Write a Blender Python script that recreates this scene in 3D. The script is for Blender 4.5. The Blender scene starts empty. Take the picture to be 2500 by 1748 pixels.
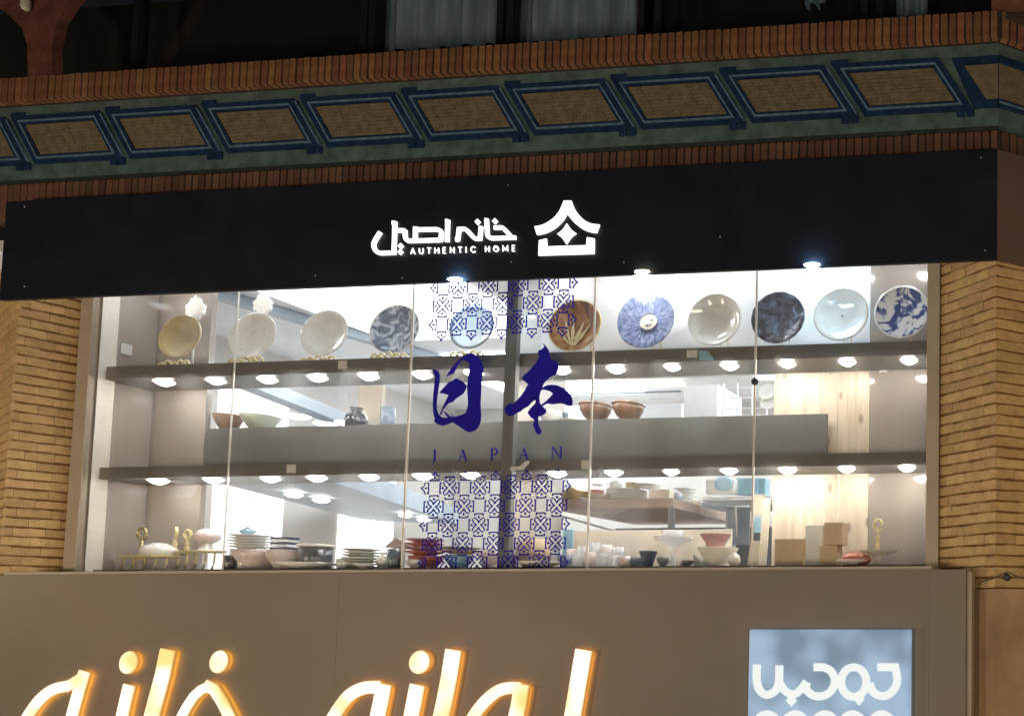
import bpy, bmesh, math, random
from mathutils import Vector, Matrix
random.seed(11)
S = bpy.context.scene
C = S.collection

# ------------------------------------------------------------------ camera
# a shifted lens (view camera) standing right of the window; all numbers in photograph pixels (2500 x 1748)
VZ, VH, VY = (2490., -31850.), (-19326., 1520.), (2700., 1490.)
PC, F = (2535.263, 1382.302), 1893.81
D, HC = 5.5, 1.7                     # metres from lens to glass plane, lens height


def _dir(v, s=1.0):
    return Vector(((v[0] - PC[0]) / F, (v[1] - PC[1]) / F, 1.0)).normalized() * s


AX, AY, AZ = _dir(VH, -1.0), _dir(VY), _dir(VZ)
AX = (AX - AY * AX.dot(AY)).normalized()
AZ = AX.cross(AY) * -1.0
if AZ.y > 0:
    AZ = -AZ


def ray(px, py):
    r = Vector(((px - PC[0]) / F, (py - PC[1]) / F, 1.0))
    return Vector((AX.dot(r), AY.dot(r), AZ.dot(r)))


def P(px, py, Y=0.0):                # the point of the plane y = Y seen at a photograph pixel
    r = ray(px, py)
    t = (D + Y) / r.y
    return Vector((r.x * t, Y, HC + r.z * t))


def PZ(px, py, Z):                   # the point of the level z = Z seen there
    r = ray(px, py)
    t = (Z - HC) / r.z
    return Vector((r.x * t, r.y * t - D, Z))


cam = bpy.data.cameras.new('camera')
co = bpy.data.objects.new('camera', cam)
C.objects.link(co)
right = Vector((AX.x, AY.x, AZ.x))
down = Vector((AX.y, AY.y, AZ.y))
fwd = Vector((AX.z, AY.z, AZ.z))
R = Matrix((right, -down, -fwd)).transposed()
co.matrix_world = Matrix.Translation((0, -D, HC)) @ R.to_4x4()
cam.sensor_width = 36
cam.lens = F / 2500 * 36
cam.shift_x = (1250 - PC[0]) / 2500
cam.shift_y = (PC[1] - 874) / 2500
cam.clip_start = 0.05
cam.clip_end = 300
S.camera = co

# ------------------------------------------------------------------ world and street light
W = bpy.data.worlds.new('World')
S.world = W
W.use_nodes = True
wn = W.node_tree.nodes
sky = wn.new('ShaderNodeTexSky')
sky.sky_type = 'NISHITA'
sky.sun_disc = False
sky.sun_elevation = math.radians(-3)
sky.sun_rotation = math.radians(160)
W.node_tree.links.new(sky.outputs[0], wn['Background'].inputs[0])
wn['Background'].inputs[1].default_value = 0.12
S.view_settings.view_transform = 'Standard'
S.view_settings.look = 'None'
S.view_settings.exposure = 0
S.view_settings.gamma = 1
S.cycles.use_denoising = True
S.cycles.max_bounces = 7
S.cycles.transparent_max_bounces = 12
S.cycles.sample_clamp_indirect = 6


def lamp(name, loc, power, col, radius=0.15, kind='POINT', rot=None, spot=None, blend=0.8):
    l = bpy.data.lights.new(name, kind)
    l.energy = power
    l.color = col
    l.shadow_soft_size = radius
    if kind == 'SPOT':
        l.spot_size = math.radians(spot)
        l.spot_blend = blend
    o = bpy.data.objects.new(name, l)
    o.location = loc
    if rot:
        o.rotation_euler = rot
    C.objects.link(o)
    return o


# street lanterns across the pavement, out of the frame on both sides of the camera
lamp('street_lantern_light', (-8.2, -5.2, 1.3), 430, (1.0, 0.78, 0.56), 0.25)
lamp('street_lantern_light', (1.2, -5.6, 1.3), 290, (1.0, 0.80, 0.60), 0.25)
lamp('street_lantern_light', (-3.4, -6.4, 1.0), 300, (1.0, 0.82, 0.64), 0.25)
lamp('neighbour_shop_light', (-11.6, -1.8, 2.2), 75, (1.0, 0.84, 0.55), 0.2)
lamp('corner_shop_light', (1.9, -1.9, 3.0), 55, (1.0, 0.74, 0.36), 0.1)


# ------------------------------------------------------------------ helpers
def new_mat(name):
    m = bpy.data.materials.new(name)
    m.use_nodes = True
    nt = m.node_tree
    return m, nt, nt.nodes['Principled BSDF']


def mat(name, col, rough=0.6, var=0.12, scale=8.0, bump=0.0, bscale=60.0, metal=0.0, coat=0.0,
        rand=0.0, em=None, ems=0.0, spec=0.5, trans=0.0, stretch=None, col2=None, detail=4.0):
    m, nt, b = new_mat(name)
    N, L = nt.nodes, nt.links
    tc = N.new('ShaderNodeTexCoord')
    src = tc.outputs['Object']
    if stretch:
        mp = N.new('ShaderNodeMapping')
        mp.inputs['Scale'].default_value = stretch
        L.new(src, mp.inputs[0])
        src = mp.outputs[0]
    nz = N.new('ShaderNodeTexNoise')
    nz.inputs['Scale'].default_value = scale
    nz.inputs['Detail'].default_value = detail
    nz.inputs['Roughness'].default_value = 0.6
    L.new(src, nz.inputs['Vector'])
    mr = N.new('ShaderNodeMapRange')
    mr.inputs[1].default_value = 0.3
    mr.inputs[2].default_value = 0.7
    L.new(nz.outputs[0], mr.inputs[0])
    mx = N.new('ShaderNodeMix')
    mx.data_type = 'RGBA'
    c = Vector(col)
    if col2 is None:
        a_, b_ = c * (1 - var), c * (1 + var)
    else:
        a_, b_ = c, Vector(col2)
    mx.inputs[6].default_value = (*a_, 1)
    mx.inputs[7].default_value = (*b_, 1)
    L.new(mr.outputs[0], mx.inputs[0])
    out = mx.outputs[2]
    if rand:
        oi = N.new('ShaderNodeObjectInfo')
        m2 = N.new('ShaderNodeMapRange')
        m2.inputs[3].default_value = 1 - rand
        m2.inputs[4].default_value = 1 + rand
        L.new(oi.outputs['Random'], m2.inputs[0])
        hs = N.new('ShaderNodeHueSaturation')
        L.new(m2.outputs[0], hs.inputs['Value'])
        m3 = N.new('ShaderNodeMapRange')
        m3.inputs[3].default_value = 0.5 - rand * 0.06
        m3.inputs[4].default_value = 0.5 + rand * 0.06
        ml = N.new('ShaderNodeMath')
        ml.operation = 'FRACT'
        mm = N.new('ShaderNodeMath')
        mm.operation = 'MULTIPLY'
        mm.inputs[1].default_value = 7.31
        L.new(oi.outputs['Random'], mm.inputs[0])
        L.new(mm.outputs[0], ml.inputs[0])
        L.new(ml.outputs[0], m3.inputs[0])
        L.new(m3.outputs[0], hs.inputs['Hue'])
        L.new(out, hs.inputs['Color'])
        out = hs.outputs[0]
    L.new(out, b.inputs['Base Color'])
    rr = N.new('ShaderNodeMapRange')
    rr.inputs[3].default_value = max(0.0, rough - 0.06)
    rr.inputs[4].default_value = min(1.0, rough + 0.08)
    L.new(nz.outputs[0], rr.inputs[0])
    L.new(rr.outputs[0], b.inputs['Roughness'])
    b.inputs['Metallic'].default_value = metal
    b.inputs['Specular IOR Level'].default_value = spec
    b.inputs['Coat Weight'].default_value = coat
    b.inputs['Coat Roughness'].default_value = 0.08
    b.inputs['Transmission Weight'].default_value = trans
    if bump:
        n2 = N.new('ShaderNodeTexNoise')
        n2.inputs['Scale'].default_value = bscale
        n2.inputs['Detail'].default_value = 6
        L.new(tc.outputs['Object'], n2.inputs['Vector'])
        bp = N.new('ShaderNodeBump')
        bp.inputs['Strength'].default_value = bump
        bp.inputs['Distance'].default_value = 0.01
        L.new(n2.outputs[0], bp.inputs['Height'])
        L.new(bp.outputs[0], b.inputs['Normal'])
    if em:
        b.inputs['Emission Color'].default_value = (*em, 1)
        b.inputs['Emission Strength'].default_value = ems
    return m


def link(name, me, m, parent=None, label=None, cat=None, group=None, kind=None, loc=None):
    o = bpy.data.objects.new(name, me)
    C.objects.link(o)
    if m is not None and not me.materials:
        me.materials.append(m)
    if parent is not None:
        o.parent = parent
        if loc is None:
            o.matrix_parent_inverse = parent.matrix_world.inverted()
    if loc is not None:
        o.location = loc
    tag(o, label, cat, group, kind)
    return o


def tag(o, label=None, cat=None, group=None, kind=None):
    if label:
        o['label'] = label
    if cat:
        o['category'] = cat
    if group:
        o['group'] = group
    if kind:
        o['kind'] = kind
    return o


def thing(name, label, cat, loc=(0, 0, 0), group=None, rz=0.0):
    o = bpy.data.objects.new(name, None)
    o.empty_display_size = 0.05
    C.objects.link(o)
    o.location = loc
    o.rotation_euler = (0, 0, rz)
    o.matrix_world = Matrix.Translation(loc) @ Matrix.Rotation(rz, 4, 'Z')
    return tag(o, label, cat, group)


def mesh(verts, faces, smooth=False):
    me = bpy.data.meshes.new('m')
    me.from_pydata([tuple(v) for v in verts], [], faces)
    me.validate()
    bm = bmesh.new()
    bm.from_mesh(me)
    bmesh.ops.recalc_face_normals(bm, faces=bm.faces)
    bm.to_mesh(me)
    bm.free()
    if smooth:
        for p in me.polygons:
            p.use_smooth = True
    return me


def box_me(x0, x1, y0, y1, z0, z1, bev=0.0):
    bm = bmesh.new()
    bmesh.ops.create_cube(bm, size=1)
    for v in bm.verts:
        v.co = Vector(((x0 + x1) / 2 + v.co.x * abs(x1 - x0), (y0 + y1) / 2 + v.co.y * abs(y1 - y0),
                       (z0 + z1) / 2 + v.co.z * abs(z1 - z0)))
    if bev:
        bmesh.ops.bevel(bm, geom=bm.edges[:], offset=bev, segments=2, affect='EDGES', profile=0.5)
    me = bpy.data.meshes.new('box')
    bm.to_mesh(me)
    bm.free()
    return me


def box(name, x0, x1, y0, y1, z0, z1, m, parent=None, bev=0.003, **k):
    return link(name, box_me(x0, x1, y0, y1, z0, z1, bev), m, parent, **k)


def boxes_me(lst):
    v, f = [], []
    for (x0, x1, y0, y1, z0, z1) in lst:
        b = len(v)
        v += [(x, y, z) for x in (x0, x1) for y in (y0, y1) for z in (z0, z1)]
        f += [tuple(b + i for i in q) for q in ((0, 1, 3, 2), (4, 6, 7, 5), (0, 4, 5, 1), (2, 3, 7, 6), (0, 2, 6, 4), (1, 5, 7, 3))]
    return mesh(v, f)


def prism_me(poly, y0, y1, bev=0.0):
    """poly: (x, z) outline, extruded along y from y0 (front) to y1."""
    cu = bpy.data.curves.new('c', 'CURVE')
    return outline_me([poly], y0, y1, bev)


def outline_me(loops, y0, y1, bev=0.0):
    """closed loops of (x, z); inner loops are holes; thickness from y0 to y1."""
    cu = bpy.data.curves.new('c', 'CURVE')
    cu.dimensions = '2D'
    cu.fill_mode = 'BOTH'
    cu.extrude = max(0.00005, abs(y1 - y0) / 2 - bev)
    cu.bevel_depth = bev
    cu.bevel_resolution = 3 if bev > 0.01 else 1
    if bev:
        cu.offset = -bev
    for lp in loops:
        sp = cu.splines.new('POLY')
        sp.points.add(len(lp) - 1)
        for i, (x, z) in enumerate(lp):
            sp.points[i].co = (x, z, 0, 1)
        sp.use_cyclic_u = True
    tmp = bpy.data.objects.new('tmp', cu)
    C.objects.link(tmp)
    me = bpy.data.meshes.new_from_object(tmp.evaluated_get(bpy.context.evaluated_depsgraph_get()))
    bpy.data.objects.remove(tmp)
    bpy.data.curves.remove(cu)
    me.transform(Matrix.Translation((0, (y0 + y1) / 2, 0)) @ Matrix.Rotation(math.pi / 2, 4, 'X'))
    me.materials.clear()
    return me


def join_me(list_):
    bm = bmesh.new()
    for me in list_:
        bm.from_mesh(me)
    out = bpy.data.meshes.new('j')
    bm.to_mesh(out)
    bm.free()
    for me in list_:
        bpy.data.meshes.remove(me)
    return out


def stroke_loop(pts, w, w2=None):
    """mitred outline of a polyline with width w (or tapering w -> w2)."""
    n = len(pts)
    L_, R_ = [], []
    for i, p in enumerate(pts):
        p = Vector(p)
        a = (p - Vector(pts[i - 1])).normalized() if i else None
        b = (Vector(pts[i + 1]) - p).normalized() if i < n - 1 else None
        if a is None:
            a = b
        if b is None:
            b = a
        t = (a + b).normalized()
        nn = Vector((-t.y, t.x))
        ww = w if w2 is None else w + (w2 - w) * i / (n - 1)
        k = ww / 2 / max(0.55, nn.dot(Vector((-a.y, a.x))))
        L_.append(tuple(p + nn * k))
        R_.append(tuple(p - nn * k))
    return L_ + R_[::-1]


def smooth_pts(pts, n=6):
    out = []
    for i in range(len(pts) - 1):
        p0 = Vector(pts[max(0, i - 1)]); p1 = Vector(pts[i]); p2 = Vector(pts[i + 1]); p3 = Vector(pts[min(len(pts) - 1, i + 2)])
        for k in range(n):
            t = k / n
            out.append(tuple(0.5 * ((2 * p1) + (p2 - p0) * t + (2 * p0 - 5 * p1 + 4 * p2 - p3) * t * t + (3 * p1 - p0 - 3 * p2 + p3) * t ** 3)))
    out.append(tuple(pts[-1]))
    return out


def lathe_me(prof, seg=32, smooth=True):
    """prof: (radius, z) list, open profile turned round z."""
    v, f = [], []
    for (r, z) in prof:
        for k in range(seg):
            a = 2 * math.pi * k / seg
            v.append((r * math.cos(a), r * math.sin(a), z))
    for i in range(len(prof) - 1):
        for k in range(seg):
            k2 = (k + 1) % seg
            f.append((i * seg + k, i * seg + k2, (i + 1) * seg + k2, (i + 1) * seg + k))
    me = bpy.data.meshes.new('lathe')
    me.from_pydata(v, [], f)
    bm = bmesh.new()
    bm.from_mesh(me)
    bmesh.ops.remove_doubles(bm, verts=bm.verts, dist=1e-5)
    bmesh.ops.recalc_face_normals(bm, faces=bm.faces)
    bm.to_mesh(me)
    bm.free()
    if smooth:
        for p in me.polygons:
            p.use_smooth = True
    return me


def tube_me(pts, r, seg=8):
    v, f = [], []
    n = len(pts)
    for i, p in enumerate(pts):
        p = Vector(p)
        a = Vector(pts[max(0, i - 1)]); b = Vector(pts[min(n - 1, i + 1)])
        t = (b - a).normalized()
        u = t.cross(Vector((0.13, 0.2, 1)) if abs(t.z) < 0.9 else Vector((1, 0.1, 0))).normalized()
        w = t.cross(u)
        rr = r[i] if isinstance(r, (list, tuple)) else r
        for k in range(seg):
            an = 2 * math.pi * k / seg
            v.append(tuple(p + u * math.cos(an) * rr + w * math.sin(an) * rr))
    for i in range(n - 1):
        for k in range(seg):
            k2 = (k + 1) % seg
            f.append((i * seg + k, i * seg + k2, (i + 1) * seg + k2, (i + 1) * seg + k))
    f.append(tuple(range(seg)))
    f.append(tuple(range((n - 1) * seg, n * seg)))
    return mesh(v, f, True)


def sc(pts, s, ox, oy):              # zoomed-crop coordinates -> photograph pixels
    return [(ox + x * s, oy + y * s) for x, y in pts]


def onp(pts, Y):                     # pixels -> (x, z) on plane Y
    return [(lambda q: (q.x, q.z))(P(x, y, Y)) for x, y in pts]


# ------------------------------------------------------------------ materials
M = {}
M['fascia'] = mat('black_fascia_paint', (0.0095, 0.0125, 0.022), 0.5, 0.25, 2.5, 0.05, 90, spec=0.35)
M['fascia_side'] = mat('brown_fascia_paint', (0.13, 0.088, 0.075), 0.55, 0.1, 3)
M['board'] = mat('taupe_sign_board', (0.215, 0.165, 0.137), 0.55, 0.07, 0.9, 0.06, 14, col2=(0.180, 0.165, 0.128))
M['brick_y'] = mat('yellow_brick', (0.52, 0.355, 0.165), 0.88, 0.16, 16, 0.9, 55, rand=0.13, spec=0.25)
M['brick_o'] = mat('orange_brick', (0.215, 0.105, 0.055), 0.85, 0.2, 20, 0.6, 80, rand=0.22, spec=0.25)
M['brick_r'] = mat('dull_red_brick', (0.135, 0.072, 0.050), 0.85, 0.2, 20, 0.6, 80, rand=0.25, spec=0.25)
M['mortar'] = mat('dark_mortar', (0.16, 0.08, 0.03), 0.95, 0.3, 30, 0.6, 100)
M['mortar_d'] = mat('dark_joint_mortar', (0.05, 0.03, 0.02), 0.95, 0.3, 30, 0.5, 100)  # darkest mortar, for the brick bands and ledge
M['plaster'] = mat('beige_plaster', (0.36, 0.24, 0.14), 0.8, 0.25, 3, 0.1, 40)
M['frame_beige'] = mat('beige_frame_paint', (0.40, 0.34, 0.27), 0.5, 0.08, 5)
M['frame_white'] = mat('cream_frame_paint', (0.80, 0.76, 0.68), 0.4, 0.05, 5)
M['steel'] = mat('dark_grey_steel', (0.16, 0.16, 0.16), 0.42, 0.12, 4)
M['shelf'] = mat('grey_brown_shelf_laminate', (0.15, 0.137, 0.125), 0.4, 0.16, 2.2, stretch=(0.5, 1, 3))
M['slab'] = mat('dark_grey_board', (0.15, 0.15, 0.142), 0.45, 0.10, 2.5)
M['grey_gloss'] = mat('grey_lacquered_panel', (0.36, 0.31, 0.275), 0.12, 0.06, 1.5, coat=0.7)
M['white'] = mat('white_wall_paint', (0.78, 0.78, 0.79), 0.6, 0.03, 3)
M['beige_wall'] = mat('warm_beige_wall', (0.60, 0.56, 0.53), 0.55, 0.05, 2)
M['bluegrey'] = mat('blue_grey_beam_paint', (0.36, 0.41, 0.47), 0.5, 0.1, 2)
M['gold'] = mat('gilt_metal', (0.75, 0.56, 0.24), 0.28, 0.15, 30, metal=1.0)
M['gold_pale'] = mat('pale_gilt_resin', (0.78, 0.66, 0.36), 0.35, 0.2, 30, metal=0.35)
M['china'] = mat('white_china', (0.80, 0.79, 0.76), 0.18, 0.03, 10, coat=0.5)
M['cream'] = mat('cream_china', (0.74, 0.70, 0.60), 0.3, 0.06, 10, coat=0.3)
M['pink'] = mat('pale_pink_china', (0.76, 0.64, 0.62), 0.25, 0.12, 25, coat=0.3)
M['pewter'] = mat('dark_pewter', (0.16, 0.16, 0.17), 0.3, 0.5, 8, metal=0.6)
M['terra'] = mat('terracotta_glaze', (0.42, 0.11, 0.06), 0.35, 0.3, 14, coat=0.3)
M['brown'] = mat('brown_glazed_clay', (0.21, 0.125, 0.08), 0.4, 0.25, 12, coat=0.3)
M['navy'] = mat('navy_glaze', (0.05, 0.07, 0.13), 0.25, 0.3, 12, coat=0.4)
M['slate'] = mat('slate_glaze', (0.10, 0.14, 0.17), 0.3, 0.4, 12, coat=0.3)
M['ltblue'] = mat('light_blue_glaze', (0.30, 0.52, 0.66), 0.3, 0.2, 10, coat=0.3)
M['green'] = mat('grey_green_glaze', (0.42, 0.45, 0.38), 0.35, 0.2, 12, coat=0.3)
M['yellow'] = mat('mustard_glaze', (0.62, 0.42, 0.12), 0.35, 0.3, 12, coat=0.3)
M['rose'] = mat('dusty_rose_glaze', (0.40, 0.18, 0.17), 0.35, 0.3, 20, coat=0.3)
M['kraft'] = mat('kraft_cardboard', (0.56, 0.42, 0.27), 0.75, 0.08, 12, 0.1, 90, stretch=(1, 1, 0.15))
M['paper'] = mat('cream_paper', (0.78, 0.70, 0.58), 0.7, 0.05, 10)
M['dark_metal'] = mat('dark_bronze_glaze', (0.035, 0.04, 0.05), 0.2, 0.4, 12, coat=0.6)
M['smoke_glass'] = mat('patterned_smoke_glass', (0.22, 0.27, 0.35), 0.2, 0.4, 20, coat=0.3)
M['tag'] = mat('paper_tag', (0.62, 0.59, 0.53), 0.7, 0.06, 30)
M['table_wood'] = mat('pinkish_brown_timber', (0.40, 0.29, 0.23), 0.5, 0.2, 6, stretch=(0.3, 3, 3))
M['rail'] = mat('pale_metal_rail', (0.55, 0.53, 0.52), 0.35, 0.1, 5, metal=0.3)
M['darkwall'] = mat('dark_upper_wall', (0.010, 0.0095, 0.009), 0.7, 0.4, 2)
M['glassdark'] = mat('dark_window_glass', (0.010, 0.011, 0.013), 0.08, 0.3, 1.5, coat=0.3)
M['curtain'] = mat('pale_blue_curtain', (0.26, 0.36, 0.45), 0.8, 0.25, 3, stretch=(6, 6, 0.6))
M['redpaint'] = mat('dark_red_render', (0.15, 0.052, 0.038), 0.85, 0.35, 6, 0.6, 30)
M['tile_g'] = mat('grey_green_glazed_tile', (0.085, 0.14, 0.14), 0.45, 0.35, 9, 0.2, 70)
M['tile_n'] = mat('navy_glazed_tile', (0.014, 0.034, 0.085), 0.35, 0.4, 14, 0.2, 70)
M['tile_l'] = mat('pale_blue_grey_tile_line', (0.12, 0.20, 0.31), 0.4, 0.35, 22, 0.4, 90)
M['tile_b'] = mat('ochre_brick_tile', (0.17, 0.148, 0.092), 0.75, 0.25, 18, 0.5, 90)
M['vinyl'] = mat('indigo_window_vinyl', (0.018, 0.012, 0.34), 0.7, 0.04, 6, spec=0.1)
M['letter'] = mat('lit_white_acrylic', (0.8, 0.8, 0.8), 0.4, 0.02, 4, em=(1, 1, 1), ems=1.6)
M['black_cap'] = mat('black_rubber', (0.03, 0.04, 0.045), 0.4, 0.2, 8)
M['silicone'] = mat('pale_glass_seam', (0.72, 0.70, 0.66), 0.3, 0.05, 6)
M['soffit'] = mat('white_soffit', (0.80, 0.79, 0.77), 0.5, 0.03, 4)
M['paving'] = mat('grey_paving', (0.20, 0.19, 0.18), 0.8, 0.2, 3, 0.3, 30)
M['puck'] = mat('lit_puck_lens', (0.9, 0.9, 0.88), 0.4, 0.01, 4, em=(1.0, 0.95, 0.89), ems=80)
nt_ = M['puck'].node_tree
oi_ = nt_.nodes.new('ShaderNodeObjectInfo')
mr_ = nt_.nodes.new('ShaderNodeMapRange')
mr_.inputs[3].default_value = 48
mr_.inputs[4].default_value = 112
nt_.links.new(oi_.outputs['Random'], mr_.inputs[0])
nt_.links.new(mr_.outputs[0], nt_.nodes['Principled BSDF'].inputs['Emission Strength'])
M['hidden_puck'] = mat('lit_hidden_puck_lens', (0.9, 0.9, 0.88), 0.4, 0.01, 4, em=(0.95, 0.97, 1.0), ems=45)
M['puck_cool'] = mat('lit_cool_puck_lens', (0.9, 0.9, 0.9), 0.4, 0.01, 4, em=(0.50, 0.78, 1.0), ems=75)
M['bloom_warm'] = mat('lit_warm_bloom_lens', (0.9, 0.9, 0.9), 0.4, 0.01, 4, em=(1.0, 0.80, 0.55), ems=22)
M['panel_light'] = mat('lit_ceiling_panel', (0.9, 0.9, 0.9), 0.4, 0.01, 4, em=(0.88, 0.95, 1.0), ems=13)
M['panel_soft'] = mat('lit_soft_ceiling_panel', (0.9, 0.9, 0.9), 0.4, 0.01, 4, em=(0.90, 0.96, 1.0), ems=2.2)
M['backlit'] = mat('backlit_white_panel', (0.85, 0.85, 0.85), 0.4, 0.01, 4, em=(1.0, 0.98, 0.95), ems=1.5)
M['spot'] = mat('lit_spot_lens', (0.9, 0.9, 0.9), 0.4, 0.01, 4, em=(1.0, 0.95, 0.88), ems=14)


def wood_mat():
    m, nt, b = new_mat('pale_knotty_pine')
    N, L = nt.nodes, nt.links
    tc = N.new('ShaderNodeTexCoord')
    mp = N.new('ShaderNodeMapping')
    mp.inputs['Scale'].default_value = (7, 7, 0.7)
    L.new(tc.outputs['Object'], mp.inputs[0])
    nz = N.new('ShaderNodeTexNoise')
    nz.inputs['Scale'].default_value = 3.0
    nz.inputs['Detail'].default_value = 5
    nz.inputs['Distortion'].default_value = 0.6
    L.new(mp.outputs[0], nz.inputs['Vector'])
    cr = N.new('ShaderNodeValToRGB')
    cr.color_ramp.elements[0].position = 0.3
    cr.color_ramp.elements[0].color = (0.58, 0.48, 0.36, 1)
    cr.color_ramp.elements[1].position = 0.62
    cr.color_ramp.elements[1].color = (0.72, 0.62, 0.49, 1)
    L.new(nz.outputs[0], cr.inputs[0])
    mp2 = N.new('ShaderNodeMapping')
    mp2.inputs['Scale'].default_value = (4.2, 4.2, 1.9)
    L.new(tc.outputs['Object'], mp2.inputs[0])
    vo = N.new('ShaderNodeTexVoronoi')
    vo.inputs['Scale'].default_value = 1.6
    L.new(mp2.outputs[0], vo.inputs['Vector'])
    mr = N.new('ShaderNodeMapRange')
    mr.inputs[1].default_value = 0.09
    mr.inputs[2].default_value = 0.17
    mr.inputs[3].default_value = 0.75
    mr.inputs[4].default_value = 0.0
    L.new(vo.outputs['Distance'], mr.inputs[0])
    mx = N.new('ShaderNodeMix')
    mx.data_type = 'RGBA'
    mx.inputs[7].default_value = (0.26, 0.21, 0.16, 1)
    L.new(mr.outputs[0], mx.inputs[0])
    L.new(cr.outputs[0], mx.inputs[6])
    oi = N.new('ShaderNodeObjectInfo')
    m2 = N.new('ShaderNodeMapRange')
    m2.inputs[3].default_value = 0.92
    m2.inputs[4].default_value = 1.06
    L.new(oi.outputs['Random'], m2.inputs[0])
    hs = N.new('ShaderNodeHueSaturation')
    L.new(m2.outputs[0], hs.inputs['Value'])
    L.new(mx.outputs[2], hs.inputs['Color'])
    L.new(hs.outputs[0], b.inputs['Base Color'])
    b.inputs['Roughness'].default_value = 0.5
    return m


M['pine'] = wood_mat()


def glass_mat():
    m = bpy.data.materials.new('clear_window_glass')
    m.use_nodes = True
    N, L = m.node_tree.nodes, m.node_tree.links
    N.clear()
    out = N.new('ShaderNodeOutputMaterial')
    tr = N.new('ShaderNodeBsdfTransparent')
    tr.inputs[0].default_value = (0.965, 0.975, 0.97, 1)
    gl = N.new('ShaderNodeBsdfGlossy')
    gl.inputs['Roughness'].default_value = 0.02
    gl.inputs['Color'].default_value = (1, 1, 1, 1)
    lw = N.new('ShaderNodeLayerWeight')
    pw = N.new('ShaderNodeMath')
    pw.operation = 'POWER'
    pw.inputs[1].default_value = 4.0
    fr = N.new('ShaderNodeMath')
    fr.operation = 'MULTIPLY_ADD'
    fr.inputs[1].default_value = 0.6
    fr.inputs[2].default_value = 0.02
    L.new(lw.outputs['Facing'], pw.inputs[0])
    L.new(pw.outputs[0], fr.inputs[0])
    mx = N.new('ShaderNodeMixShader')
    L.new(fr.outputs[0], mx.inputs[0])
    L.new(tr.outputs[0], mx.inputs[1])
    L.new(gl.outputs[0], mx.inputs[2])
    # faint film of dust and smears, mixed in to give veiling glare
    tl = N.new('ShaderNodeBsdfTranslucent')
    tl.inputs[0].default_value = (0.8, 0.82, 0.85, 1)
    tc = N.new('ShaderNodeTexCoord')
    mp = N.new('ShaderNodeMapping')
    mp.inputs['Scale'].default_value = (1, 1, 0.45)
    mp.inputs['Rotation'].default_value = (0, 0.5, 0)
    L.new(tc.outputs['Object'], mp.inputs[0])
    nz = N.new('ShaderNodeTexNoise')
    nz.inputs['Scale'].default_value = 3.2
    nz.inputs['Detail'].default_value = 5
    nz.inputs['Distortion'].default_value = 0.8
    L.new(mp.outputs[0], nz.inputs['Vector'])
    mr = N.new('ShaderNodeMapRange')
    mr.inputs[1].default_value = 0.42
    mr.inputs[2].default_value = 0.75
    mr.inputs[3].default_value = 0.004
    mr.inputs[4].default_value = 0.05
    L.new(nz.outputs[0], mr.inputs[0])
    mx2 = N.new('ShaderNodeMixShader')
    L.new(mr.outputs[0], mx2.inputs[0])
    L.new(mx.outputs[0], mx2.inputs[1])
    L.new(tl.outputs[0], mx2.inputs[2])
    L.new(mx2.outputs[0], out.inputs[0])
    return m


M['glass'] = glass_mat()


def crystal_mat():
    m, nt, b = new_mat('cut_crystal')
    b.inputs['Base Color'].default_value = (0.85, 0.86, 0.88, 1)
    b.inputs['Roughness'].default_value = 0.12
    b.inputs['Alpha'].default_value = 0.45
    b.inputs['Coat Weight'].default_value = 0.6
    return m


M['crystal'] = crystal_mat()


# ================================================================== STRUCTURE
zg = 0.0
box('pavement', -40, 40, -30, 40, -0.3, 0.0, M['paving'], bev=0, kind='structure', label='grey street paving in front of the shop')

pL = P(224, 1060, 0)
XL = P(248, 723, 0).x            # inner edge of the left window frame
XR = P(2264, 1000, 0).x          # inner edge of the right frame
ZB = P(1400, 1392, 0).z          # window sill
ZT = P(1250, 681, -0.34).z + 0.42    # glass runs up behind the fascia
S1T = P(2260, 831, 0.06).z; S1B = P(2260, 866, 0.06).z
S2T = P(2257, 1102, 0.06).z; S2B = P(2257, 1133, 0.06).z
S3T = P(2257, 1377, 0.06).z; S3B = ZB
YB = 0.40                        # back of the display shelves
YF = -0.34                       # front of the fascia
XAL, XAR = P(46, 735, -0.31).x, P(2432, 640, -0.31).x     # apexes of the two brick piers
YA = -0.31
XIL, XIR = P(212, 730, 0).x, P(2297, 700, 0).x            # where the piers meet the frames

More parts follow.
